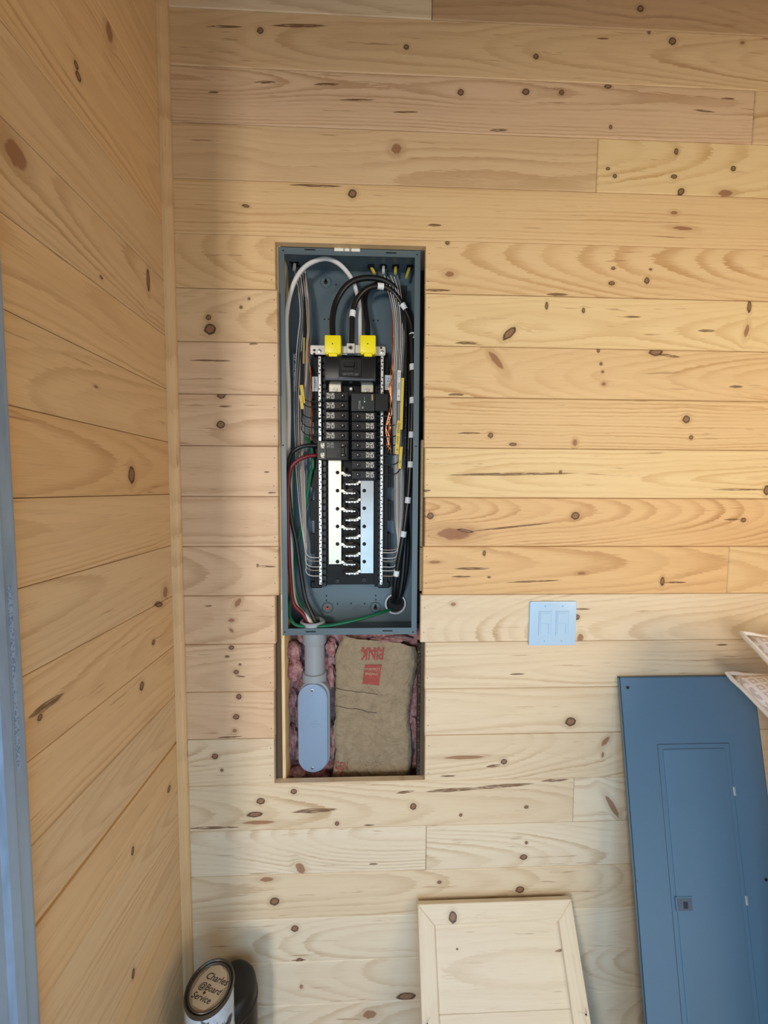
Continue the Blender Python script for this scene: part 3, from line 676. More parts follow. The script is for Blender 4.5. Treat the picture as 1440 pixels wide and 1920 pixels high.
# surge module
c = P(*z2p(865, 680), .05)
o = thing('surge_module', 'wide flat black surge module with a green light and tiny print', 'surge module', (c.x, .08, c.z))
mk('body', pbox(*z2p(712, 528), *z2p(912, 680), .0335, .083, .0012), flat('blue black plastic', (.020, .024, .028), .35), o)
mk('side_housing', pbox(*z2p(914, 530), *z2p(1028, 678), .0335, .083, .0012), M_blk2, o)
c = P(*z2p(826, 600), .0335); mk('status_light', lathe([(.0018, .034), (.0016, .032), (.0008, .0315)], (c.x, 0, c.z), 'y', 12), flat('clear status lens', (.85, .95, .85), .2), o, smooth=True)
mk('gold_stripe', pbox(*z2p(885, 540), *z2p(896, 588), .0331, .0336), flat('gold print', (.45, .36, .14), .5), o)
M_tp = printed('tiny grey print', (.02, .024, .028), (.30, .32, .32), .0012, .45)
mk('tiny_print', pbox(*z2p(776, 592), *z2p(792, 662), .0331, .0336), M_tp, o)
mk('tiny_print', pbox(*z2p(804, 640), *z2p(818, 658), .0331, .0336), flat('grey print', (.25, .28, .28), .5), o)
mk('green_print', pbox(*z2p(822, 560), *z2p(828, 590), .0331, .0336), flat('green print', (.06, .22, .10), .5), o)

# ------------------------------------------------------------ cables and wires
def W(mat, r, pts, name, label, cat='wire', group=None, sides=7):
    o = mk(name, tube([P(px, py, y) for px, py, y in pts], r, sides, 6), mat, None, smooth=True); return tag(o, label, cat, group)
def Z(f, *pts): return [f(x, y)+(d,) for x, y, d in pts]
M_cw = flat('white cable jacket', (.66, .67, .68), .45, var=.04)
M_ck = flat('black cable jacket', (.008, .008, .009), .35)
M_cr = flat('red cable jacket', (.15, .008, .015), .4)
M_cg = flat('green cable jacket', (.004, .13, .055), .4)
M_ww = flat('thin white wire', (.60, .60, .62), .45)
M_wg_shaded = flat('thin beige wire', (.36, .30, .26), .45)  # grey-beige wire, darkened so parts of the bundles look shaded
M_wk = flat('thin black wire', (.012, .012, .013), .4)
M_cu = flat('bare copper', (.62, .22, .095), .32, .8, var=.2)
W(M_cw, .0060, Z(z1p, (790, 935, .060), (788, 760, .066), (783, 600, .078), (755, 470, .074), (700, 345, .062), (600, 240, .052), (485, 203, .050), (350, 252, .050), (260, 350, .052), (203, 490, .056), (172, 650, .060), (166, 800, .064))+Z(z2p, (172, 200, .070), (188, 600, .074), (185, 1000, .078))+Z(z3p, (195, 300, .080), (205, 700, .080), (215, 1100, .074), (250, 1280, .066), (330, 1370, .056), (385, 1445, .050)),
  'white_cable', 'thick white cable arching over the top of the panel into a silver lug', 'cable', sides=10)
def big(pts, label): return W(M_ck, .0078, pts, 'black_cable', label, 'cable', 'thick black feeder cables', 12)
big(Z(z1p, (557, 850, .046), (557, 700, .052), (590, 560, .056), (675, 430, .056), (790, 372, .058), (940, 372, .064), (1060, 430, .074), (1140, 540, .080), (1200, 680, .084))+Z(z2p, (1225, 100, .086), (1232, 500, .086), (1226, 900, .086), (1215, 1150, .086))+Z(z3p, (1190, 300, .084), (1170, 700, .082), (1150, 1000, .084), (1120, 1200, .094), (1090, 1262, .112)), 'thick black cable curving from the lug cap farther from the white cable')
nb = Z(z1p, (718, 915, .048), (722, 780, .050), (726, 660, .051), (762, 545, .051), (850, 455, .052), (960, 436, .056), (1060, 480, .064), (1150, 600, .066), (1215, 740, .064), (1230, 860, .062))+Z(z2p, (1226, 50, .060), (1230, 310, .058), (1230, 590, .058), (1222, 880, .058), (1214, 1130, .058))+Z(z3p, (1192, 395, .060), (1155, 680, .062), (1095, 1010, .072), (1075, 1180, .090), (1070, 1255, .112))
nbt = W(M_ck, .0072, nb, 'black_cable', 'thick black cable wrapped with white tape bands', 'cable', 'thick black feeder cables', 12)
big(Z(z1p, (852, 850, .046), (848, 760, .056), (832, 640, .072), (828, 540, .084), (860, 460, .090), (960, 420, .092), (1080, 480, .096), (1170, 640, .098))+Z(z2p, (1200, 200, .098), (1205, 700, .098), (1195, 1100, .098))+Z(z3p, (1180, 500, .097), (1190, 800, .094), (1160, 1080, .096), (1110, 1265, .113)), 'thick black cable dropping behind the others from the lug cap beside the white cable')
sm = smooth_path([P(px, py, y) for px, py, y in nb], 12)
def band(px, py, y):
    c = P(px, py, y); i = min(range(len(sm)), key=lambda j: (sm[j]-c).length); t = (sm[min(i+1, len(sm)-1)]-sm[i-1]).normalized()
    mk('tape_band', tube([sm[i]-t*.0082, sm[i]+t*.0082], .0083, 12, 1, False), M_wht, nbt, smooth=True)
for f, x, y, d in ((z1p, 722, 665, .05), (z1p, 958, 436, .056), (z1p, 1155, 605, .066), (z1p, 1230, 858, .062), (z2p, 1238, 312, .058), (z2p, 1238, 592, .058), (z2p, 1228, 880, .058), (z2p, 1216, 1130, .058), (z3p, 1192, 395, .06), (z3p, 1155, 680, .062), (z3p, 1095, 1010, .072)):
    band(*f(x, y), d)
W(M_cr, .0056, Z(z2p, (425, 1052, .056), (340, 1060, .046), (250, 1105, .044), (200, 1175, .046), (185, 1300, .050))+Z(z3p, (180, 350, .052), (182, 700, .052), (200, 1050, .050), (225, 1260, .050), (300, 1350, .052), (365, 1448, .052)), 'red_cable', 'thick dark red cable from the two pole breaker down into the conduit', 'cable', sides=10)
W(M_ck, .0056, Z(z2p, (425, 968, .056), (330, 970, .050), (250, 1000, .050), (200, 1060, .056), (185, 1180, .064))+Z(z3p, (190, 350, .066), (210, 560, .068), (255, 780, .072), (295, 1050, .074), (330, 1230, .070), (395, 1380, .060), (415, 1450, .056)), 'black_cable', 'black cable from the two pole breaker running beside the red cable', 'cable', sides=10)
W(M_cg, .0046, Z(z2p, (325, 900, .072), (355, 940, .068), (382, 1010, .068), (388, 1150, .070))+Z(z3p, (375, 150, .076), (345, 330, .084), (310, 540, .088), (265, 740, .090), (235, 950, .090), (240, 1150, .084), (290, 1290, .072), (370, 1420, .060), (400, 1450, .056)), 'green_cable', 'green cable slanting from the copper wires down behind the red cable', 'cable', sides=8)
W(M_cg, .0046, Z(z2p, (216, 1130, .088), (215, 1300, .090))+Z(z3p, (214, 250, .092), (222, 600, .094), (228, 900, .092), (200, 1150, .080), (182, 1300, .052), (205, 1400, .036), (262, 1452, .029), (400, 1462, .029), (560, 1448, .034), (760, 1405, .048), (930, 1355, .076), (1045, 1318, .108)), 'green_cable', 'bright green cable sweeping across the bottom of the panel', 'cable', sides=8)
for k, y in enumerate((880, 910, 958, 988, 1035)):
    W((M_ww, M_wg_shaded)[k % 2], .0012, Z(z1p, (236+k*22, 310, .080), (270+k*17, 480, .078-k*.003), (282+k*19, 700, .070+k*.002))+Z(z2p, (255+k*19, 150, .074), (232+k*18, 600, .078-k*.002), (246+k*15, 1050, .080))+Z(z3p, (250+k*16, 150, .080), (280+k*12, 500, .080), (312+k*6, y-150, .076), (332, y-40, .070), (372, y-4, .066), (445, y, .065)), 'white_wire', 'thin white wire entering the neutral bar by the red cable, %s from its top' % ORD[k], 'wire', 'white wires on the neutral bar by the red cable')
for k, y in enumerate((598, 643, 735, 815, 885)):
    W(M_wk, .0014, Z(z1p, (300+k*9, 330, .084), (315+k*6, 600, .066), (305+k*9, 950, .060))+Z(z2p, (290+k*7, 200, .060), (285+k*5, y-150, .058), (296, y-50, .056), (345, y-4, .054), (420, y, .053), (488, y, .056)), 'black_wire', 'thin black wire into the breaker %s above the two pole breaker' % ['fifth', 'fourth', 'third', 'second', 'first'][k], 'wire', 'black wires to the five breaker row')
for k in range(2):
    W(M_wg_shaded, .0016, Z(z1p, (310+k*20, 340, .082), (330+k*18, 520, .066), (345+k*12, 800, .056))+Z(z2p, (335+k*10, 120, .056), (330+k*8, 380, .058), (300+k*12, 700, .066), (290+k*10, 1100, .074))+Z(z3p, (300+k*9, 300, .078), (330+k*4, 760, .076)), 'beige_wire', 'thin beige wire hanging among the black wires beside the white cable', 'wire', 'beige wires beside the white cable')
def copper(base, k, label, group):
    rn = random.Random(k*7+len(label))
    pts = [(px+rn.uniform(-1, 1)*sp_, py, d+rn.uniform(-.003, .003)) for (px, py, d, sp_) in base]
    W(M_cu, .00075, pts, 'copper_wire', label, 'wire', group, 6)
def base_path(*pts): return [f(x, y)+(d, sp_/4.5) for f, x, y, d, sp_ in pts]
for k in range(5):
    copper(base_path((z1p, 352, 560+k*18, .070, 2), (z1p, 354, 900, .062, 6), (z2p, 350, 230, .058, 8), (z2p, 364, 330, .058, 10), (z2p, 370, 430, .058, 10), (z2p, 372, 540, .059, 9), (z2p, 372, 640, .060, 12), (z2p, 376, 740, .060, 9), (z2p, 376, 830, .062, 14), (z2p, 378, 930-k*8, .068, 8)), k, 'bare copper wire dangling beside the five breaker row', 'bare copper wires by the five breaker row')
for k, y in enumerate((815, 838, 885, 910, 958, 990, 1035)):
    W(M_ww if k % 3 else M_wg_shaded, .0012, Z(z1p, (935+k*28, 345+10*(k % 2), .080), (1020+k*18, 470, .060+.002*k), (1064+k*15, 660, .052+.002*k), (1075+k*14, 900, .050+.001*k))+Z(z2p, (1064+k*14, 300, .052+.001*k), (1066+k*12, 700, .056), (1074+k*11, 1080, .062))+Z(z3p, (1080+k*12, 200, .066), (1085+k*10, 560, .070), (1106-k*1.5, y-70, .072), (1098-k*3, y-16, .070), (1060, y, .068), (972, y, .065)), 'white_wire', 'thin white wire entering the neutral bar by the taped cable, %s from the top' % ORD[k], 'wire', 'white wires on the neutral bar by the taped cable')
for k, y in enumerate((720, 800, 895, 970, 1050, 1130, 1215)):
    W(M_wk, .0014, Z(z1p, (1110+k*12, 430, .082), (1135+k*7, 640, .062), (1150+k*5, 900, .058))+Z(z2p, (1142+k*6, 150, .060), (1128+k*5, max(330, y-330), .062), (1122+k*2, y-90, .062), (1108, y-22, .060), (1060, y, .056), (990, y, .054), (915, y, .056)), 'black_wire', 'thin black wire into the breaker %s below the surge module' % ORD[k], 'wire', 'black wires to the seven breaker row')
for k in range(7):
    copper(base_path((z1p, 1052, 600, .070, 3), (z1p, 1062, 800, .060, 6), (z2p, 1064, 100, .055, 8), (z2p, 1060, 250, .053, 8), (z2p, 1054, 380, .052, 12), (z2p, 1044, 480, .052, 14), (z2p, 1046, 580, .054, 12), (z2p, 1036, 700, .056, 20), (z2p, 1026, 820, .060, 22), (z2p, 1024, 900, .061, 16), (z2p, 1028, 970, .062, 22), (z2p, 1030, 1040-k*10, .064, 24)), k, 'bare copper wire fanning out beside the surge module', 'bare copper wires by the surge module')
# cable clamps and sheath ends at the top of the box
M_sy = flat('yellow cable sheath', (.62, .47, .06), .5, var=.08); M_sw = flat('white cable sheath', (.62, .62, .62), .5)
for (x0, y0, x1, y1, mt, lab) in ((880, 272, 912, 330, M_sy, 'yellow sheathed cable end slanting into the cluster beside the white one'), (985, 255, 985, 325, M_sw, 'white sheathed cable end between yellow ones'), (1088, 262, 1086, 328, M_sy, 'yellow sheathed cable end hanging straight beside the white one'), (1208, 270, 1178, 365, M_sy, 'longest yellow sheathed cable end in the box corner'), (238, 215, 232, 300, M_sw, 'white sheathed cable end hanging alone behind the white cable arch')):
    a, b = P(*z1p(x0, y0), .086), P(*z1p(x1, y1), .080)
    o = thing('sheathed_cable', lab, 'cable', (a.x, a.y, BZ1-.06), 'sheathed cable ends at the top of the panel')
    t = (b-a).normalized()
    mk('sheath', tube([a-t*.012, a, b], .0042, 8, 1, False), mt, o, smooth=True)
    mk('clamp', box(a.x-.009, a.x+.009, a.y-.009, a.y+.009, a.z-.004, BZ1-T-.0005, .003, 2), M_blk, o, smooth=True)
# written tags cut from cable sheath
def wire_tag(f, x0, y0, x1, y1, wpx, d, mat, label, words=(), group='written sheath tags'):
    a, b = P(*f(x0, y0), d), P(*f(x1, y1), d); t = (b-a).normalized(); s = t.cross(Vector((0, 1, 0))).normalized(); hw = wpx/4.5/720/2
    n = Vector((0, -1, 0)); th = .0014
    V = [p+s*sg*hw+n*dd for p in (a, b) for sg in (-1, 1) for dd in (-th, th)]
    F = [[0, 1, 3, 2], [4, 6, 7, 5], [0, 2, 6, 4], [1, 5, 7, 3], [0, 4, 5, 1], [2, 3, 7, 6]]
    o = mk('wire_tag', (V, F), mat, None); tag(o, label, 'tag', group)
    for word, pos, size in words:
        c = a+(b-a)*pos+n*(th+.0003); vf = text_vf(word, size, bold=.00004)
        mk('lettering', mapv(vf, lambda v: c+t*v.x-s*v.y*1.0 if s.x < 0 else c+t*v.x+s*v.y), M_ink2, o)
    return o
M_ink2 = flat('black marker ink', (.012, .011, .010), .6)
wire_tag(z2p, 1148, 400, 1134, 835, 24, .042, M_sy, 'long blank yellow tag strip among the wires beside the taped cable')
wire_tag(z2p, 1118, 760, 1097, 1042, 34, .040, M_sy, 'yellow tag reading GRAGE Door among the wires', (('GRAGE', .22, .0085), ('Door', .58, .009), ('4', .86, .009)))
wire_tag(z2p, 1136, 980, 1122, 1165, 26, .041, M_sy, 'short yellow tag slanting over the wires beside the lower end of the number strip', (('Gar', .7, .006),))
wire_tag(z2p, 1117, 335, 1112, 592, 30, .040, M_sw, 'white tag with black writing among the wires beside the number strip', (('S I T', .15, .006), ('WIRES', .52, .0065), ('8', .85, .006)))
wire_tag(z2p, 293, 460, 312, 612, 28, .044, M_sy, 'yellow tag among the black wires partly behind another yellow tag')
wire_tag(z2p, 286, 545, 303, 662, 26, .040, M_sy, 'small yellow tag lying over another yellow tag beside the black wires', (('2', .5, .005),))
wire_tag(z2p, 316, 60, 312, 280, 16, .050, flat('olive sheath', (.28, .23, .06), .5), 'olive strip of cable sheath beside the beige wires')

# ------------------------------------------------------------ conduit below the box
M_pvc = flat('grey conduit plastic', (.30, .335, .38), .42, var=.05)
M_pvc2 = flat('daylight tinted cover plastic', (.235, .335, .50), .4, var=.04)  # plain grey conduit plastic; the bluish daylight cast is put into the colour
LBX = P(586.5, 1360, .035).x
cond = thing('conduit_body', 'grey plastic conduit elbow with a long rounded cover below the panel', 'conduit', (LBX, .06, P(586, 1450, .035).z))
zt0, zt1 = P(588, 1290, .06).z, BZ0+.012
pr = (P(611, 1250, .045).x-P(568, 1250, .045).x)/2
cxp = P(589.5, 1250, .06).x; yc = .068
mk('pipe', lathe([(pr*.9, zt0-.03), (pr*.9, zt1)], (cxp, yc, 0), 'z', 28), M_pvc, cond, smooth=True)
za, zb = P(589, 1211, .045).z, BZ0-.0005
mk('coupling', lathe([(pr*1.0, za), (pr*1.04, za+.002), (pr*1.04, zb-.001), (pr*1.0, zb)], (cxp, yc, 0), 'z', 28), M_pvc, cond, smooth=True)
zc_, zd = P(589, 1282, .045).z, P(589, 1266, .045).z
mk('hub', lathe([(pr*1.04, zc_-.02), (pr*1.08, zc_), (pr*1.08, zd), (pr*1.0, zd+.0015)], (cxp, yc, 0), 'z', 28), M_pvc, cond, smooth=True)
zr0, zr1 = BZ0+.004, BZ0+.028
mk('locknut', lathe([(pr*1.02, zr0), (pr*1.1, zr0+.002), (pr*1.1, zr1-.004), (pr*1.0, zr1), (pr*.85, zr1), (pr*.85, zr0)], (cxp-.004, yc-.012, 0), 'z', 28), flat('light grey locknut', (.36, .41, .47), .4), cond, smooth=True)
lw = P(614.8, 1360, .030).x-P(559, 1360, .030).x; lt, lb = P(586, 1283, .030).z, P(586, 1449, .030).z
def stadium(w_, h_, c, n=14):
    r = w_/2; out = []
    for k in range(n+1): a = math.pi*k/n; out.append((c[0]+r*math.cos(a), c[1]+h_/2-r+r*math.sin(a)))
    for k in range(n+1): a = math.pi+math.pi*k/n; out.append((c[0]+r*math.cos(a), c[1]-h_/2+r+r*math.sin(a)))
    return out
lc = (P(586.5, 1366, .030).x, (lt+lb)/2)
mk('body', prism(stadium(lw*1.04, (lt-lb)*1.03, (lc[0]+.003, lc[1]+.002)), .0385, .105, .002), M_pvc, cond, smooth=True)
cov = mk('cover', prism(stadium(lw, lt-lb, lc), .030, .038, .003, 2), M_pvc2, cond, smooth=True)
for x, y in ((385, 920), (386, 1574)):
    c = P(*z4p(x, y), .030); mk('cover_screw', lathe([(.0045, .031), (.0045, .0285), (.003, .028)], (c.x, 0, c.z), 'y', 14), M_scr, cov, smooth=True)
    mk('screw_slot', join(box(c.x-.0032, c.x+.0032, .0277, .0282, c.z-.0006, c.z+.0006), box(c.x-.0006, c.x+.0006, .0277, .0282, c.z-.0032, c.z+.0032)), M_hole, cov)
c = P(*z4p(405, 1205), .030)
M_emb = flat('embossed print', (.20, .285, .44), .45)
for i, wd in enumerate(('2 IN', 'TYPE LB', 'PVC')):
    mk('embossed_text', on_wall(text_vf(wd, .007), (c.x, c.z+.009-i*.009), .0298), M_emb, cov)

# pink insulation and its paper facing
def nz3(x, z, s, q=0.0):
    from mathutils import noise
    return noise.noise(Vector((x*s+q, z*s-q*.7, q*1.3)))
x0, x1 = P(534.5, 1300, .07).x, P(797, 1300, .07).x; z0, z1 = OB-.099, BZ0-.003
mt, g, bs = newmat('pink fibreglass')
nn = g.noise(g.obj(), 60, 5, .7); fb = g.noise(g.obj(), 420, 3, .7, dist=1.5)
g.put(bs.inputs['Base Color'], g.mix(g.rng(nn, .3, .7), (.42, .16, .17, 1), (.80, .50, .50, 1)))
bs.inputs['Roughness'].default_value = 1.0; bs.inputs['Specular IOR Level'].default_value = .1
bump(g, bs, g.math('ADD', fb, nn), .9, .006)
M_pink = mt
batt = thing('insulation_batt', 'pink fibreglass insulation with printed brown paper facing inside the wall cut-out', 'insulation', ((x0+x1)/2, .1, z0))
nx, nz_ = 74, 84; V, F = [], []
for j in range(nz_+1):
    for i in range(nx+1):
        x = x0+(x1-x0)*i/nx; z = z0+(z1-z0)*j/nz_
        d = .085-.020*nz3(x, z, 16)-.012*nz3(x, z, 38, 3)-.006*nz3(x, z, 90, 7)-.003*nz3(x, z, 220, 9)
        if i in (0, nx) or j in (0, nz_): d = .115
        V.append(Vector((x, min(max(d, .05), .118), z)))
for j in range(nz_):
    for i in range(nx): a = j*(nx+1)+i; F.append([a, a+1, a+nx+2, a+nx+1])
tag(mk('fibreglass', (V, F), M_pink, batt, smooth=False), kind='stuff')
for poly in batt.children[0].data.polygons: poly.use_smooth = True
# lumps beside the conduit
for i, (x, y, rx, rz, d) in enumerate(((225, 590, 70, 95, .052), (240, 740, 80, 95, .050), (215, 1000, 55, 130, .062), (215, 1330, 60, 150, .060), (240, 1620, 90, 50, .054), (545, 560, 55, 90, .058), (550, 800, 42, 110, .064), (555, 1330, 45, 190, .062), (470, 1650, 90, 40, .062), (1050, 480, 190, 25, .058), (1240, 1220, 40, 130, .072))):
    bm = bmesh.new(); bmesh.ops.create_icosphere(bm, subdivisions=4, radius=1)
    c = P(*z4p(x, y), d+.02)
    for v in bm.verts:
        q = v.co.copy(); k = 1+.30*nz3(q.x*1.0+i*3+q.y, q.z, 2.2, i)+.16*nz3(q.x+q.y, q.z, 6, i+5)+.07*nz3(q.x+q.y*.7, q.z, 16, i+9)
        v.co = c+Vector((q.x*rx/4.5/720*k, q.y*.024*k, q.z*rz/4.5/720*k))
    o = mk('tuft', bm_out(bm), M_pink, batt, smooth=False)
    for poly in o.data.polygons: poly.use_smooth = True
mt, g, bs = newmat('brown kraft paper')
nn = g.noise(g.obj(), 28, 5, .65, dist=.6); n2 = g.noise(g.obj(), 300, 3, .6)
g.put(bs.inputs['Base Color'], g.mix(nn, (.21, .155, .095, 1), (.40, .315, .21, 1))); bs.inputs['Roughness'].default_value = .62
bump(g, bs, g.math('ADD', nn, g.math('MULTIPLY', n2, .15)), .9, .012)
M_kraft = mt
LE = [(455, 650), (490, 640), (560, 600), (620, 582), (900, 582), (1050, 575), (1140, 582), (1250, 560), (1400, 585), (1560, 570), (1662, 545), (1900, 540)]
RE = [(505, 1150), (520, 1200), (560, 1255), (620, 1272), (690, 1282), (760, 1262), (830, 1245), (1000, 1215), (1130, 1197), (1220, 1203), (1300, 1218), (1480, 1226), (1600, 1212), (1662, 1205), (1900, 1200)]
def interp(tb, y):
    if y <= tb[0][0]: return tb[0][1]
    for (a, b), (c, d) in zip(tb, tb[1:]):
        if y <= c: return b+(d-b)*(y-a)/(c-a)
    return tb[-1][1]
def paper_y(x, z):
    return .056-.0035*nz3(x, z, 14, 1)-.0075*abs(nz3(x+z*.6, z-x*.5, 22, 2))-.0035*abs(nz3(x-z*.5, z+x*.3, 48, 5))-.001*nz3(x, z, 90, 4)
V, F = [], []; nx, nz_ = 60, 130
for j in range(nz_+1):
    y = 458+(1900-458)*j/nz_
    for i in range(nx+1):
        t = i/nx; top = interp([(650, 458), (780, 485), (1000, 498), (1190, 515), (1255, 560)], 650+600*t)
        yy = max(y, top) if y < 560 else y
        l, r = interp(LE, y), interp(RE, y)
        x = l+(r-l)*t+(3*nz3(y*.05, t, 3, 8) if 0 < i < nx else 5*nz3(y*.03, i, 2.0, 8))
        p = P(*z4p(x, yy), .056); p.y = paper_y(p.x, p.z)+(.010*max(0, (t-.93)/.07)**2)+(.006*max(0, (.05-t)/.05)**2)
        V.append(p)
for j in range(nz_):
    for i in range(nx): a = j*(nx+1)+i; F.append([a, a+nx+1, a+nx+2, a+1])
paper = mk('paper_facing', (V, F), M_kraft, batt, smooth=False)
for poly in paper.data.polygons: poly.use_smooth = True
M_red = flat('red print', (.31, .055, .045), .7, var=.35, scale=160)
M_red2 = flat('faded red print', (.30, .085, .06), .7, var=.4, scale=120)
def dense(vf, L=.0035):
    bm = bmesh.new(); vv = [bm.verts.new(v) for v in vf[0]]
    for f in vf[1]:
        try: bm.faces.new([vv[i] for i in f])
        except ValueError: pass
    for _ in range(5):
        bmesh.ops.triangulate(bm, faces=bm.faces[:]); ed = [e for e in bm.edges if e.calc_length() > L]
        if not ed: break
        bmesh.ops.subdivide_edges(bm, edges=ed, cuts=1)
    bmesh.ops.triangulate(bm, faces=bm.faces[:]); return bm_out(bm)
def on_paper(vf, x, y, ang):
    vf = dense(vf)
    c = P(*z4p(x, y), .056); ca, sa = math.cos(ang), math.sin(ang)
    def fn(v):
        X, Zz = c.x+v.x*ca-v.y*sa, c.z+v.x*sa+v.y*ca; return (X, paper_y(X, Zz)-.0012, Zz)
    return mapv(vf, fn)
PI = math.pi
mk('red_lettering', on_paper(sx(text_vf('PINK', .050, .12, bold=.0009), .58), 898, 602, PI-.03), M_red, paper)
q = sx(text_vf('NEXT GEN', .040, .12, bold=.0008), .5)
# only the lower strip of the line above shows below the torn edge
bm = bmesh.new(); vv = [bm.verts.new(v) for v in q[0]]
for f in q[1]:
    try: bm.faces.new([vv[i] for i in f])
    except ValueError: pass
bmesh.ops.bisect_plane(bm, geom=bm.verts[:]+bm.edges[:]+bm.faces[:], plane_co=(0, .004, 0), plane_no=(0, -1, 0), clear_outer=True)
bmesh.ops.bisect_plane(bm, geom=bm.verts[:]+bm.edges[:]+bm.faces[:], plane_co=(-.032, 0, 0), plane_no=(-1, 0, 0), clear_outer=True)
bmesh.ops.bisect_plane(bm, geom=bm.verts[:]+bm.edges[:]+bm.faces[:], plane_co=(.034, 0, 0), plane_no=(1, 0, 0), clear_outer=True)
mk('red_lettering', on_paper(bm_out(bm), 900, 541, PI-.03), M_red, paper)
def gridsheet(w_, h_, n=10):
    V = [Vector((-w_/2+w_*i/n, -h_/2+h_*j/n, 0)) for j in range(n+1) for i in range(n+1)]
    return V, [[j*(n+1)+i, j*(n+1)+i+1, (j+1)*(n+1)+i+1, (j+1)*(n+1)+i] for j in range(n) for i in range(n)]
lg = mapv(gridsheet(.0475, .058), lambda v: Vector((v.x+v.y*.07, v.y, 0)))
logo = mk('red_emblem', on_paper(lg, 890, 782, PI-.07), M_red, paper)
M_cre = flat('unprinted paper', (.40, .30, .21), .7)
def lift(vf, d=.0006): return mapv(vf, lambda v: (v.x, v.y-d, v.z))
mk('emblem_text', lift(on_paper(text_vf('OWENS', .0105, bold=.0002), 885, 775, PI-.07)), M_cre, paper)
mk('emblem_text', lift(on_paper(text_vf('CORNING', .0092, bold=.0002), 893, 733, PI-.07)), M_cre, paper)
arc = [P(*z4p(x, y), .056) for x, y in ((838, 870), (875, 855), (910, 832), (938, 802), (958, 765), (970, 725), (976, 690))]
arc = smooth_path([Vector((p.x, 0, p.z)) for p in arc], 3)
V, F = [], []
for i, p in enumerate(arc):
    for dx in (-.0006, .0006): V.append(Vector((p.x+dx, paper_y(p.x+dx, p.z)-.0019, p.z+dx)))
for i in range(len(arc)-1): F.append([2*i, 2*i+1, 2*i+3, 2*i+2])
mk('emblem_line', (V, F), M_cre, paper)
mk('emblem_line', lift(on_paper(mapv(gridsheet(.042, .0009, 8), lambda v: v), 890, 752, PI-.07)), M_cre, paper)
mk('red_lettering', on_paper(sx(text_vf('GEN', .034, 0, bold=.0006), .55), 632, 1552, -.05), M_red2, paper)
mk('red_lettering', on_paper(sx(text_vf('OI', .034, 0, bold=.0006), .6), 612, 1628, -.05), M_red2, paper)
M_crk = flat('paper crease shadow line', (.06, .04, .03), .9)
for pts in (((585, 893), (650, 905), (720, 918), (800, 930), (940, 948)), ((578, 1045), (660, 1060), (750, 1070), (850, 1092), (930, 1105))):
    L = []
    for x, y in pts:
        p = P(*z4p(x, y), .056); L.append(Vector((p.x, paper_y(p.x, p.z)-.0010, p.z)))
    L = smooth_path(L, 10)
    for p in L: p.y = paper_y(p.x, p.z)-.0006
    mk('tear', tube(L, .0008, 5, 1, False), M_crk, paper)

# ------------------------------------------------------------ light switch
M_sp = flat('daylight tinted switch plastic', (.46, .66, .90), .3, var=.02)  # white plastic with the blue daylight cast mixed into its colour
a, b = P(992.5, 1127), P(1077, 1208.5); sw = thing('light_switch', 'pale double light switch plate on the pine wall', 'light switch', ((a.x+b.x)/2, 0, b.z))
c = ((a.x+b.x)/2, (a.z+b.z)/2); wd, ht = b.x-a.x, a.z-b.z
mk('plate', prism(rounded_rect(wd, ht, .003, 3, c), -.0062, -.0003, .0025, 2), M_sp, sw, smooth=True)
for dx in (-.0235, .0235):
    cx = c[0]+dx+.001
    fr = mk('switch', prism(rounded_rect(.0335, .066, .001, 2, (cx, c[1]+.001)), -.0072, -.0058, .0006), M_sp, sw)
    mk('switch_gap', join(box(cx-.0172, cx-.0166, -.00635, -.006, c[1]-.032, c[1]+.034), box(cx+.0166, cx+.0172, -.00635, -.006, c[1]-.032, c[1]+.034), box(cx-.0172, cx+.0172, -.00635, -.006, c[1]+.0338, c[1]+.0344)), flat('switch gap shade', (.20, .24, .28), .8), sw)
    mk('upper_key', box(cx-.0135, cx+.0115, -.0088, -.007, c[1]+.003, c[1]+.030, .0006), M_sp, fr)
    mk('rocker', box(cx-.0135, cx+.0075, -.0082, -.007, c[1]-.027, c[1]+.001, .0008), M_sp, fr)
    mk('slider', box(cx+.0095, cx+.0125, -.0086, -.007, c[1]-.027, c[1]+.001, .0005), M_sp, fr)
    for dz in (.0475, -.0475):
        mk('plate_screw', disc((cx, c[1]+dz), .0028, -.0068, -.0060, 12), M_sp, sw); mk('screw_slot', box(cx-.0004, cx+.0004, -.0071, -.0067, c[1]+dz-.0024, c[1]+dz+.0024), M_hole if False else flat('slot shade', (.16, .2, .25), .8), sw)

# ------------------------------------------------------------ panel cover leaning on the wall
mt, g, bs = newmat('daylight tinted grey enamel')
nn = g.noise(g.obj(), 500, 2, .6); n2 = g.noise(g.obj(), 3, 2)
g.put(bs.inputs['Base Color'], g.mix(n2, (.10, .20, .315, 1), (.113, .215, .34, 1))); bs.inputs['Roughness'].default_value = .40  # grey enamel; blue from the sky light is painted into it
bump(g, bs, nn, .08, .0004)
M_cov = mt
CW, CT = .374, .010
cx0 = P(1161, 1270, -.012).x; topz = P(1161, 1270, -.012).z
lean = math.radians(10.9); CLN = (topz-.001)/math.cos(lean)
by = -.012-CLN*math.sin(lean)
cover = thing('panel_cover', 'blue tinted grey metal breaker panel cover leaning against the wall beside the cushions', 'panel cover', (cx0, by-.002, .0015), rot=(-lean, 0, 0), local=True)
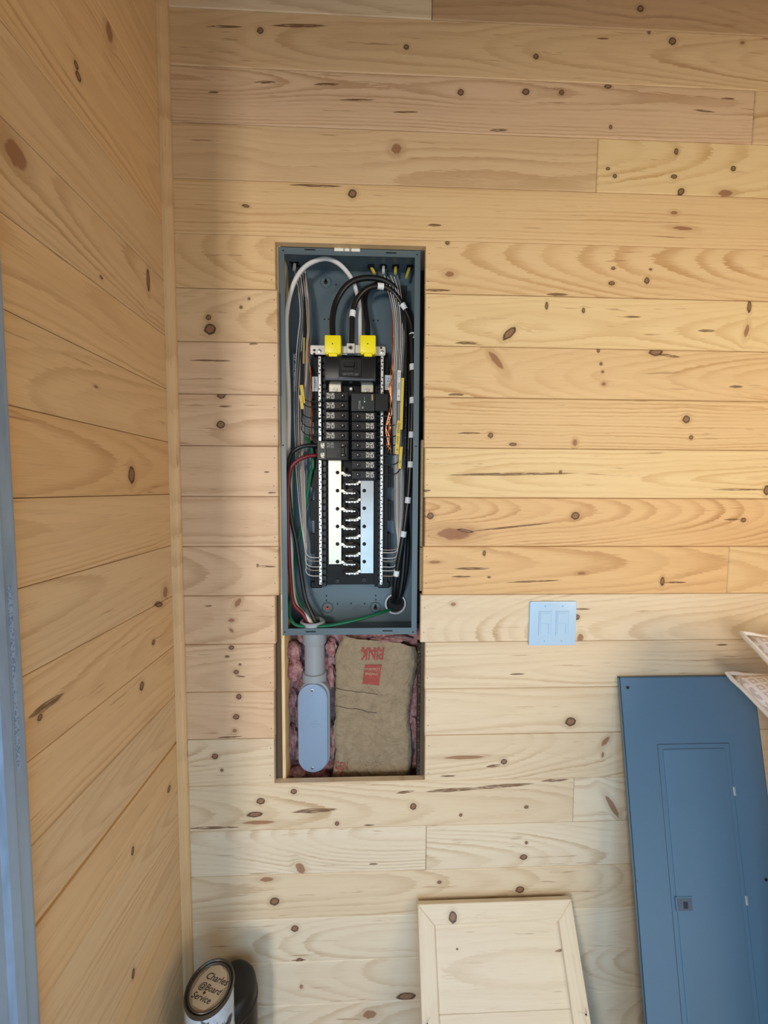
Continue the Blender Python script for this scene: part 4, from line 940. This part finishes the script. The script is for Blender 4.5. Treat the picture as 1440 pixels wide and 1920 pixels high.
# local frame: x to the right, z up along the sheet, -y towards the room
def cl(px, py):
    d = ray(px, py); o_ = CAM; nrm = Vector((0, -math.cos(lean), math.sin(lean))); nrm = Vector((0, -math.cos(lean), -math.sin(lean)*-1))
    p0 = Vector((cx0, by-.002, .0015)); t = (p0-o_).dot(nrm)/d.dot(nrm); q = o_+d*t-p0
    return q.x, q.dot(Vector((0, math.sin(lean), math.cos(lean))))
dl, dtp = cl(1233, 1396); dr, _ = cl(1366, 1394); DW0, DW1, DT = dl, dr, dtp; DB = .14
_, latz = cl(1278, 1693)
fp = join(box(0, DW0-.001, 0, .0016, 0, CLN), box(DW1+.001, CW, 0, .0016, 0, CLN), box(DW0-.001, DW1+.001, 0, .0016, DT+.001, CLN), box(DW0-.001, DW1+.001, 0, .0016, 0, DB-.001),
          box(0, .0016, 0, CT, 0, CLN), box(CW-.0016, CW, 0, CT, 0, CLN), box(0, CW, 0, CT, CLN-.0016, CLN), box(0, CW, 0, CT, 0, .0016))
plate = mk('front_plate', fp, M_cov, cover)
mk('back_frame', box(DW0-.012, DW1+.012, .002, .0035, DB-.012, DT+.012), flat('dark back of door', (.03, .045, .06), .6), cover)
door = mk('door', join(box(DW0, DW1, -.0006, .0012, DB, DT, .0004), prism(rounded_rect(DW1-DW0-.024, DT-DB-.022, .004, 3, ((DW0+DW1)/2, (DT+DB)/2)), -.0032, 0, .0022, 2)), M_cov, cover, smooth=True)
lx = DW0+.030
M_lat = flat('grey latch plastic', (.10, .135, .20), .4)
mk('latch_frame', prism(rounded_rect(.044, .034, .002, 2, (lx, latz)), -.0050, -.003, .0008), M_cov, door)
la = mk('latch', prism(rounded_rect(.038, .028, .0015, 2, (lx, latz)), -.0056, -.004, .0004), M_lat, door)
mk('latch_grip', box(lx-.004, lx+.008, -.0062, -.005, latz-.009, latz+.007, .0006), flat('latch dark', (.03, .04, .07), .4), la)
for px, py in ((1371, 1483), (1391, 1688)):
    hx, hz = cl(px, py); mk('hinge', box(DW1-.002, DW1+.0035, -.0024, .001, hz-.011, hz+.011, .0006), flat('bare hinge metal', (.62, .70, .76), .3, .5), cover)
for px, py in ((1177, 1289), (1436, 1649)):
    hx, hz = cl(px, py); mk('screw_hole', disc((hx, hz), .0038, -.0006, .0004, 14), M_hole, cover)
    mk('screw_rim', ring((hx, hz), .0062, .0018, -.0008, .0002, 18), M_cov, cover)
hx, hz = cl(1195, 1652); mk('screw_dimple', disc((hx, hz), .003, -.0004, .0002, 14), flat('dimple grey', (.10, .15, .21), .6), cover)

# ------------------------------------------------------------ small pine door leaning on the wall
tl, tr = P(783, 1706, -.03), P(1071, 1697, -.03)
dlean = math.radians(27.5); DH = (tl.z+.003)/math.cos(dlean); DWd = tr.x-tl.x
yb_ = -.03-DH*math.sin(dlean)
pd = thing('cabinet_door', 'small pale pine cabinet door with mitred frame leaning against the wall', 'cabinet door', (tl.x, yb_, .012), rot=(-dlean, 0, 0), local=True)
FWd = .043
M_f = [pine('door frame pine %d' % i, 'vpale', kk, seed=300+i, axes=ax, contrast=.45) for i, (ax, kk) in enumerate(((('z', 'x'), []), (('z', 'x'), []), (('x', 'z'), [(-.118, -.006, .011, .012, 0, 'k')]), (('x', 'z'), [])))]
e = .0004
mk('stile', prism([(0, 0), (FWd, FWd), (FWd, DH-FWd), (0, DH)], 0, .020, .0015), M_f[0], pd)
mk('stile', prism([(DWd, 0), (DWd, DH), (DWd-FWd, DH-FWd), (DWd-FWd, FWd)], 0, .020, .0015), M_f[1], pd)
mk('rail', prism([(e, DH), (FWd+e, DH-FWd), (DWd-FWd-e, DH-FWd), (DWd-e, DH)], 0, .020, .0012), M_f[2], pd)
mk('rail', prism([(e, 0), (DWd-e, 0), (DWd-FWd-e, FWd), (FWd+e, FWd)], 0, .020, .0012), M_f[3], pd)
hs = [FWd-.006, .13, .262, DH-FWd+.006]
for i in range(3):
    kk = [[], [(-.045, .02, .010, .005, 0, 'r'), (.0, -.035, .11, .004, .02, 's')], [(-.11, .03, .004, .003, 0, 's'), (.165, .02, .018, .003, -.1, 's')]][i]
    mk('panel_board', prism(rect(FWd-.006, DWd-FWd+.006, hs[i]+.0002, hs[i+1]-.0002),   .0125, .0195, .0006), pine('door panel pine %d' % i, 'vpale', kk, seed=310+i, contrast=.4), pd)
M_nail = flat('dark nail', (.05, .045, .045), .4, .6)
for px, py, dx in ((795, 1915, .0), (1100, 1897, .012)):
    d = ray(px, py); nrm = Vector((0, -math.cos(dlean), math.sin(dlean))); p0 = Vector((tl.x, yb_, .012)); t = (p0-CAM).dot(nrm)/d.dot(nrm); qv = CAM+d*t-p0
    nx_, nz2 = qv.x, qv.dot(Vector((0, math.sin(dlean), math.cos(dlean))))
    nx_ = min(max(nx_, .012), DWd-.006)
    nl = mk('nail', tube([(nx_, .004, nz2-.01), (nx_-dx*.4, -.008, nz2), (nx_-dx, -.020, nz2+.006)], .0013, 6, 3), M_nail, pd)

# ------------------------------------------------------------ paint cans and black tub
M_tin = flat('tin rim', (.10, .09, .08), .35, .7, var=.2)
M_lid = flat('tan lid', (.30, .24, .175), .5, .1, var=.15, scale=25)
mt, g, bs = newmat('paint smeared can')
nn = g.noise(g.obj(), 26, 4, .6); n2 = g.noise(g.obj(), 90, 3, .7)
g.put(bs.inputs['Base Color'], g.mix(g.rng(nn, .58, .64), g.mix(n2, (.34, .42, .54, 1), (.62, .69, .78, 1)), (.035, .045, .06, 1))); bs.inputs['Roughness'].default_value = .4
M_can = mt
t_ = .84; d = ray(393, 1848); lidc = CAM+d*(t_/d.y); R_ = .0535; HC = lidc.z/3
for i in range(3):
    zb = i*HC+(0 if i == 0 else .0008)
    top = (i+1)*HC
    lab = ['paint smeared can at the bottom of the stack in the corner', 'paint smeared can in the middle of the stack in the corner', 'paint smeared can with handwriting on its tan lid in the corner'][i]
    can = thing('paint_can', lab, 'paint can', (lidc.x, lidc.y, zb), 'stacked paint cans')
    c = (lidc.x, lidc.y, 0)
    mk('can_body', lathe([(R_*.97, zb), (R_*.99, zb+.002), (R_*.97, zb+.005), (R_*.97, top-.010)], c, 'z', 40), M_can, can, smooth=True)
    rm = [(R_*.96, top-.012), (R_*1.0, top-.010), (R_*1.02, top-.006), (R_*1.0, top-.001), (R_*.96, top-.0005), (R_*.93, top-.004), (R_*.90, top-.005), (R_*.87, top-.002), (R_*.84, top-.0012), (R_*.80, top-.0055)]
    mk('rim', lathe(rm, c, 'z', 44), M_tin, can, smooth=True)
    ld = mk('lid', lathe([(R_*.82, top-.0075), (R_*.80, top-.0045), (R_*.78, top-.0042)], c, 'z', 40), M_lid, can, smooth=True)
    if i == 2:
        zl = top-.0040
        hexa = [(-.012, .040), (.010, .041), (.030, .026), (.038, .004), (.026, -.026), (.004, -.041), (-.026, -.030), (-.037, -.004), (-.030, .020)]
        V = [Vector((lidc.x+x, lidc.y+y, z)) for z in (zl-.0005, zl+.0002) for x, y in hexa]; n = len(hexa)
        F = [list(range(n))[::-1], list(range(n, 2*n))]+[[k, (k+1) % n, n+(k+1) % n, n+k] for k in range(n)]
        mk('paper_label', (V, F), flat('paper label', (.46, .375, .28), .7, var=.08), ld)
        ang = math.radians(-17); ca, sa = math.cos(ang), math.sin(ang)
        for wd, ox, oy, sz in (('Charles', .006, .017, .0185), ('@Board', .002, -.002, .0165), ('Service', -.006, -.021, .0165)):
            vf = text_vf(wd, sz, .35, bold=.00015)
            mk('handwriting', mapv(vf, lambda v: (lidc.x+(v.x+ox)*ca-(v.y+oy)*sa, lidc.y+(v.x+ox)*sa+(v.y+oy)*ca, zl+.0005)), M_ink2, ld)
        mk('lid_spot', lathe([(.0028, zl), (.0026, zl+.0012)], (lidc.x-.008, lidc.y-.010, 0), 'z', 12), M_ink2, ld)
d = ray(452, 1905); pc = CAM+d*(.89/d.y)
M_tub = flat('black rubber tub', (.006, .006, .007), .5)
RB = .060; tx, ty, tz_ = P(478, 1915, -.09).x-RB, -.078, P(440, 1852, -.09).z
tub = thing('black_tub', 'black plastic tub with rounded shoulder behind the paint can', 'tub', (tx, ty, 0))
mk('tub_body', lathe([(RB*.92, .0), (RB*.95, .004), (RB, tz_*.5), (RB, tz_-.030), (RB*.97, tz_-.018), (RB*.88, tz_-.008), (RB*.72, tz_-.002), (RB*.5, tz_)], (tx, ty, 0), 'z', 40), M_tub, tub, smooth=True)
mk('tub_band', lathe([(RB*1.0, tz_-.060), (RB*1.04, tz_-.058), (RB*1.04, tz_-.046), (RB*1.0, tz_-.044)], (tx, ty, 0), 'z', 40), M_tub, tub, smooth=True)

# ------------------------------------------------------------ cushions on a small cabinet
mt, g, bs = newmat('damask cushion fabric')
ob = g.obj(); q = g.sep(ob); dq = g.noise(ob, 9, 2, .5, col=True)
vo = g.n.new('ShaderNodeTexVoronoi'); g.put(vo.inputs['Vector'], g.vec('ADD', ob, g.vec('MULTIPLY', dq, (.06, .06, .06)))); vo.inputs['Scale'].default_value = 15
rg = g.math('SINE', g.math('MULTIPLY', vo.outputs['Distance'], 26.0))
pat = g.rng(rg, .25, .55); fine = g.noise(ob, 700, 2)
edge = g.math('MAXIMUM', g.math('ABSOLUTE', q[0]), g.math('ABSOLUTE', q[1]))
# fretwork border along the cushion edge
fx = g.math('ABSOLUTE', g.math('SUBTRACT', g.math('FRACT', g.math('MULTIPLY', q[0], 55.0)), .5)); fz = g.math('ABSOLUTE', g.math('SUBTRACT', g.math('FRACT', g.math('MULTIPLY', q[1], 55.0)), .5))
mm = g.math('MAXIMUM', fx, fz); fret = g.math('MULTIPLY', g.math('GREATER_THAN', mm, .17), g.math('LESS_THAN', mm, .34))
inb = g.math('MULTIPLY', g.math('GREATER_THAN', edge, .165), g.math('LESS_THAN', edge, .205))
f = g.mix(inb, g.comb(pat, pat, pat), g.comb(fret, fret, fret))
ff = g.n.new('ShaderNodeRGBToBW'); g.put(ff.inputs[0], f)
g.put(bs.inputs['Base Color'], g.mix(g.math('MULTIPLY', ff.outputs[0], .7), (.88, .83, .83, 1), (.52, .44, .44, 1))); bs.inputs['Roughness'].default_value = .85
bump(g, bs, fine, .3, .001)
M_cush = mt; M_pipe = flat('cream piping', (.74, .68, .62), .8)
def cushion(px, py, depth, e2, label, L=.44, th=.055):
    d = ray(px, py); C = CAM+d*(depth/d.y)
    e2 = Vector(e2).normalized(); e1 = Vector((1, 0, 0)); e1 = (e1-e2*e1.dot(e2)).normalized(); e3 = e1.cross(-e2).normalized()
    ctr = C+e1*L/2+e2*L/2
    o = thing('cushion', label, 'cushion', ctr, 'patterned cushions', local=True)
    R = Matrix((e1, -e2, e3)).transposed(); o.rotation_euler = R.to_euler()
    n = 24; V, F = [], []
    def sh(u, v, sg):
        k = (1-abs(u)**2.6)*(1-abs(v)**2.6); pin = 1-.055*(1-u*u)*(abs(v)**3)-0; pin2 = 1-.055*(1-v*v)*(abs(u)**3)
        return Vector((u*L/2*pin2, v*L/2*pin, sg*th*(max(k, 0)**.55)))
    for sg in (1, -1):
        b0 = len(V)
        for j in range(n+1):
            for i in range(n+1): V.append(sh(-1+2*i/n, -1+2*j/n, sg))
        for j in range(n):
            for i in range(n):
                a = b0+j*(n+1)+i; q = [a, a+1, a+n+2, a+n+1]; F.append(q if sg > 0 else q[::-1])
    bm = bmesh.new(); vv = [bm.verts.new(v) for v in V]
    for f in F: bm.faces.new([vv[i] for i in f])
    bmesh.ops.remove_doubles(bm, verts=bm.verts[:], dist=1e-6)
    mk('cushion_body', bm_out(bm), M_cush, o, smooth=False)
    for p in o.children[0].data.polygons: p.use_smooth = True
    loop = [sh(t, -1, 1) for t in [-1+i/6 for i in range(12)]]+[sh(1, t, 1) for t in [-1+i/6 for i in range(12)]]+[sh(-t, 1, 1) for t in [-1+i/6 for i in range(12)]]+[sh(-1, -t, 1) for t in [-1+i/6 for i in range(13)]]
    mk('piping', tube(loop, .005, 8, 2), M_pipe, o, smooth=True)
    return o
cushion(1364, 1263, .845, (0, -.88, -.47), 'cream patterned cushion overlapping the top of the blue tinted grey panel cover')
cushion(1391, 1187, .800, (-.17, -.86, -.47), 'cream patterned cushion lying on top of another cushion', .43)
M_cab = pine('side cabinet pine', 'norm', seed=401); 
cabn = thing('side_cabinet', 'small pine cabinet under the cushions', 'cabinet', (1.2, -.42, 0))
mk('carcass', box(.96, 1.44, -.60, -.24, .04, .868, .002), M_cab, cabn)
mk('top', box(.95, 1.45, -.61, -.235, .8685, .888, .002), M_cab, cabn)
mk('plinth', box(.98, 1.42, -.58, -.26, 0, .0395), M_cab, cabn)
mk('cabinet_front', box(.98, 1.42, -.612, -.6005, .06, .845, .002), M_cab, cabn)
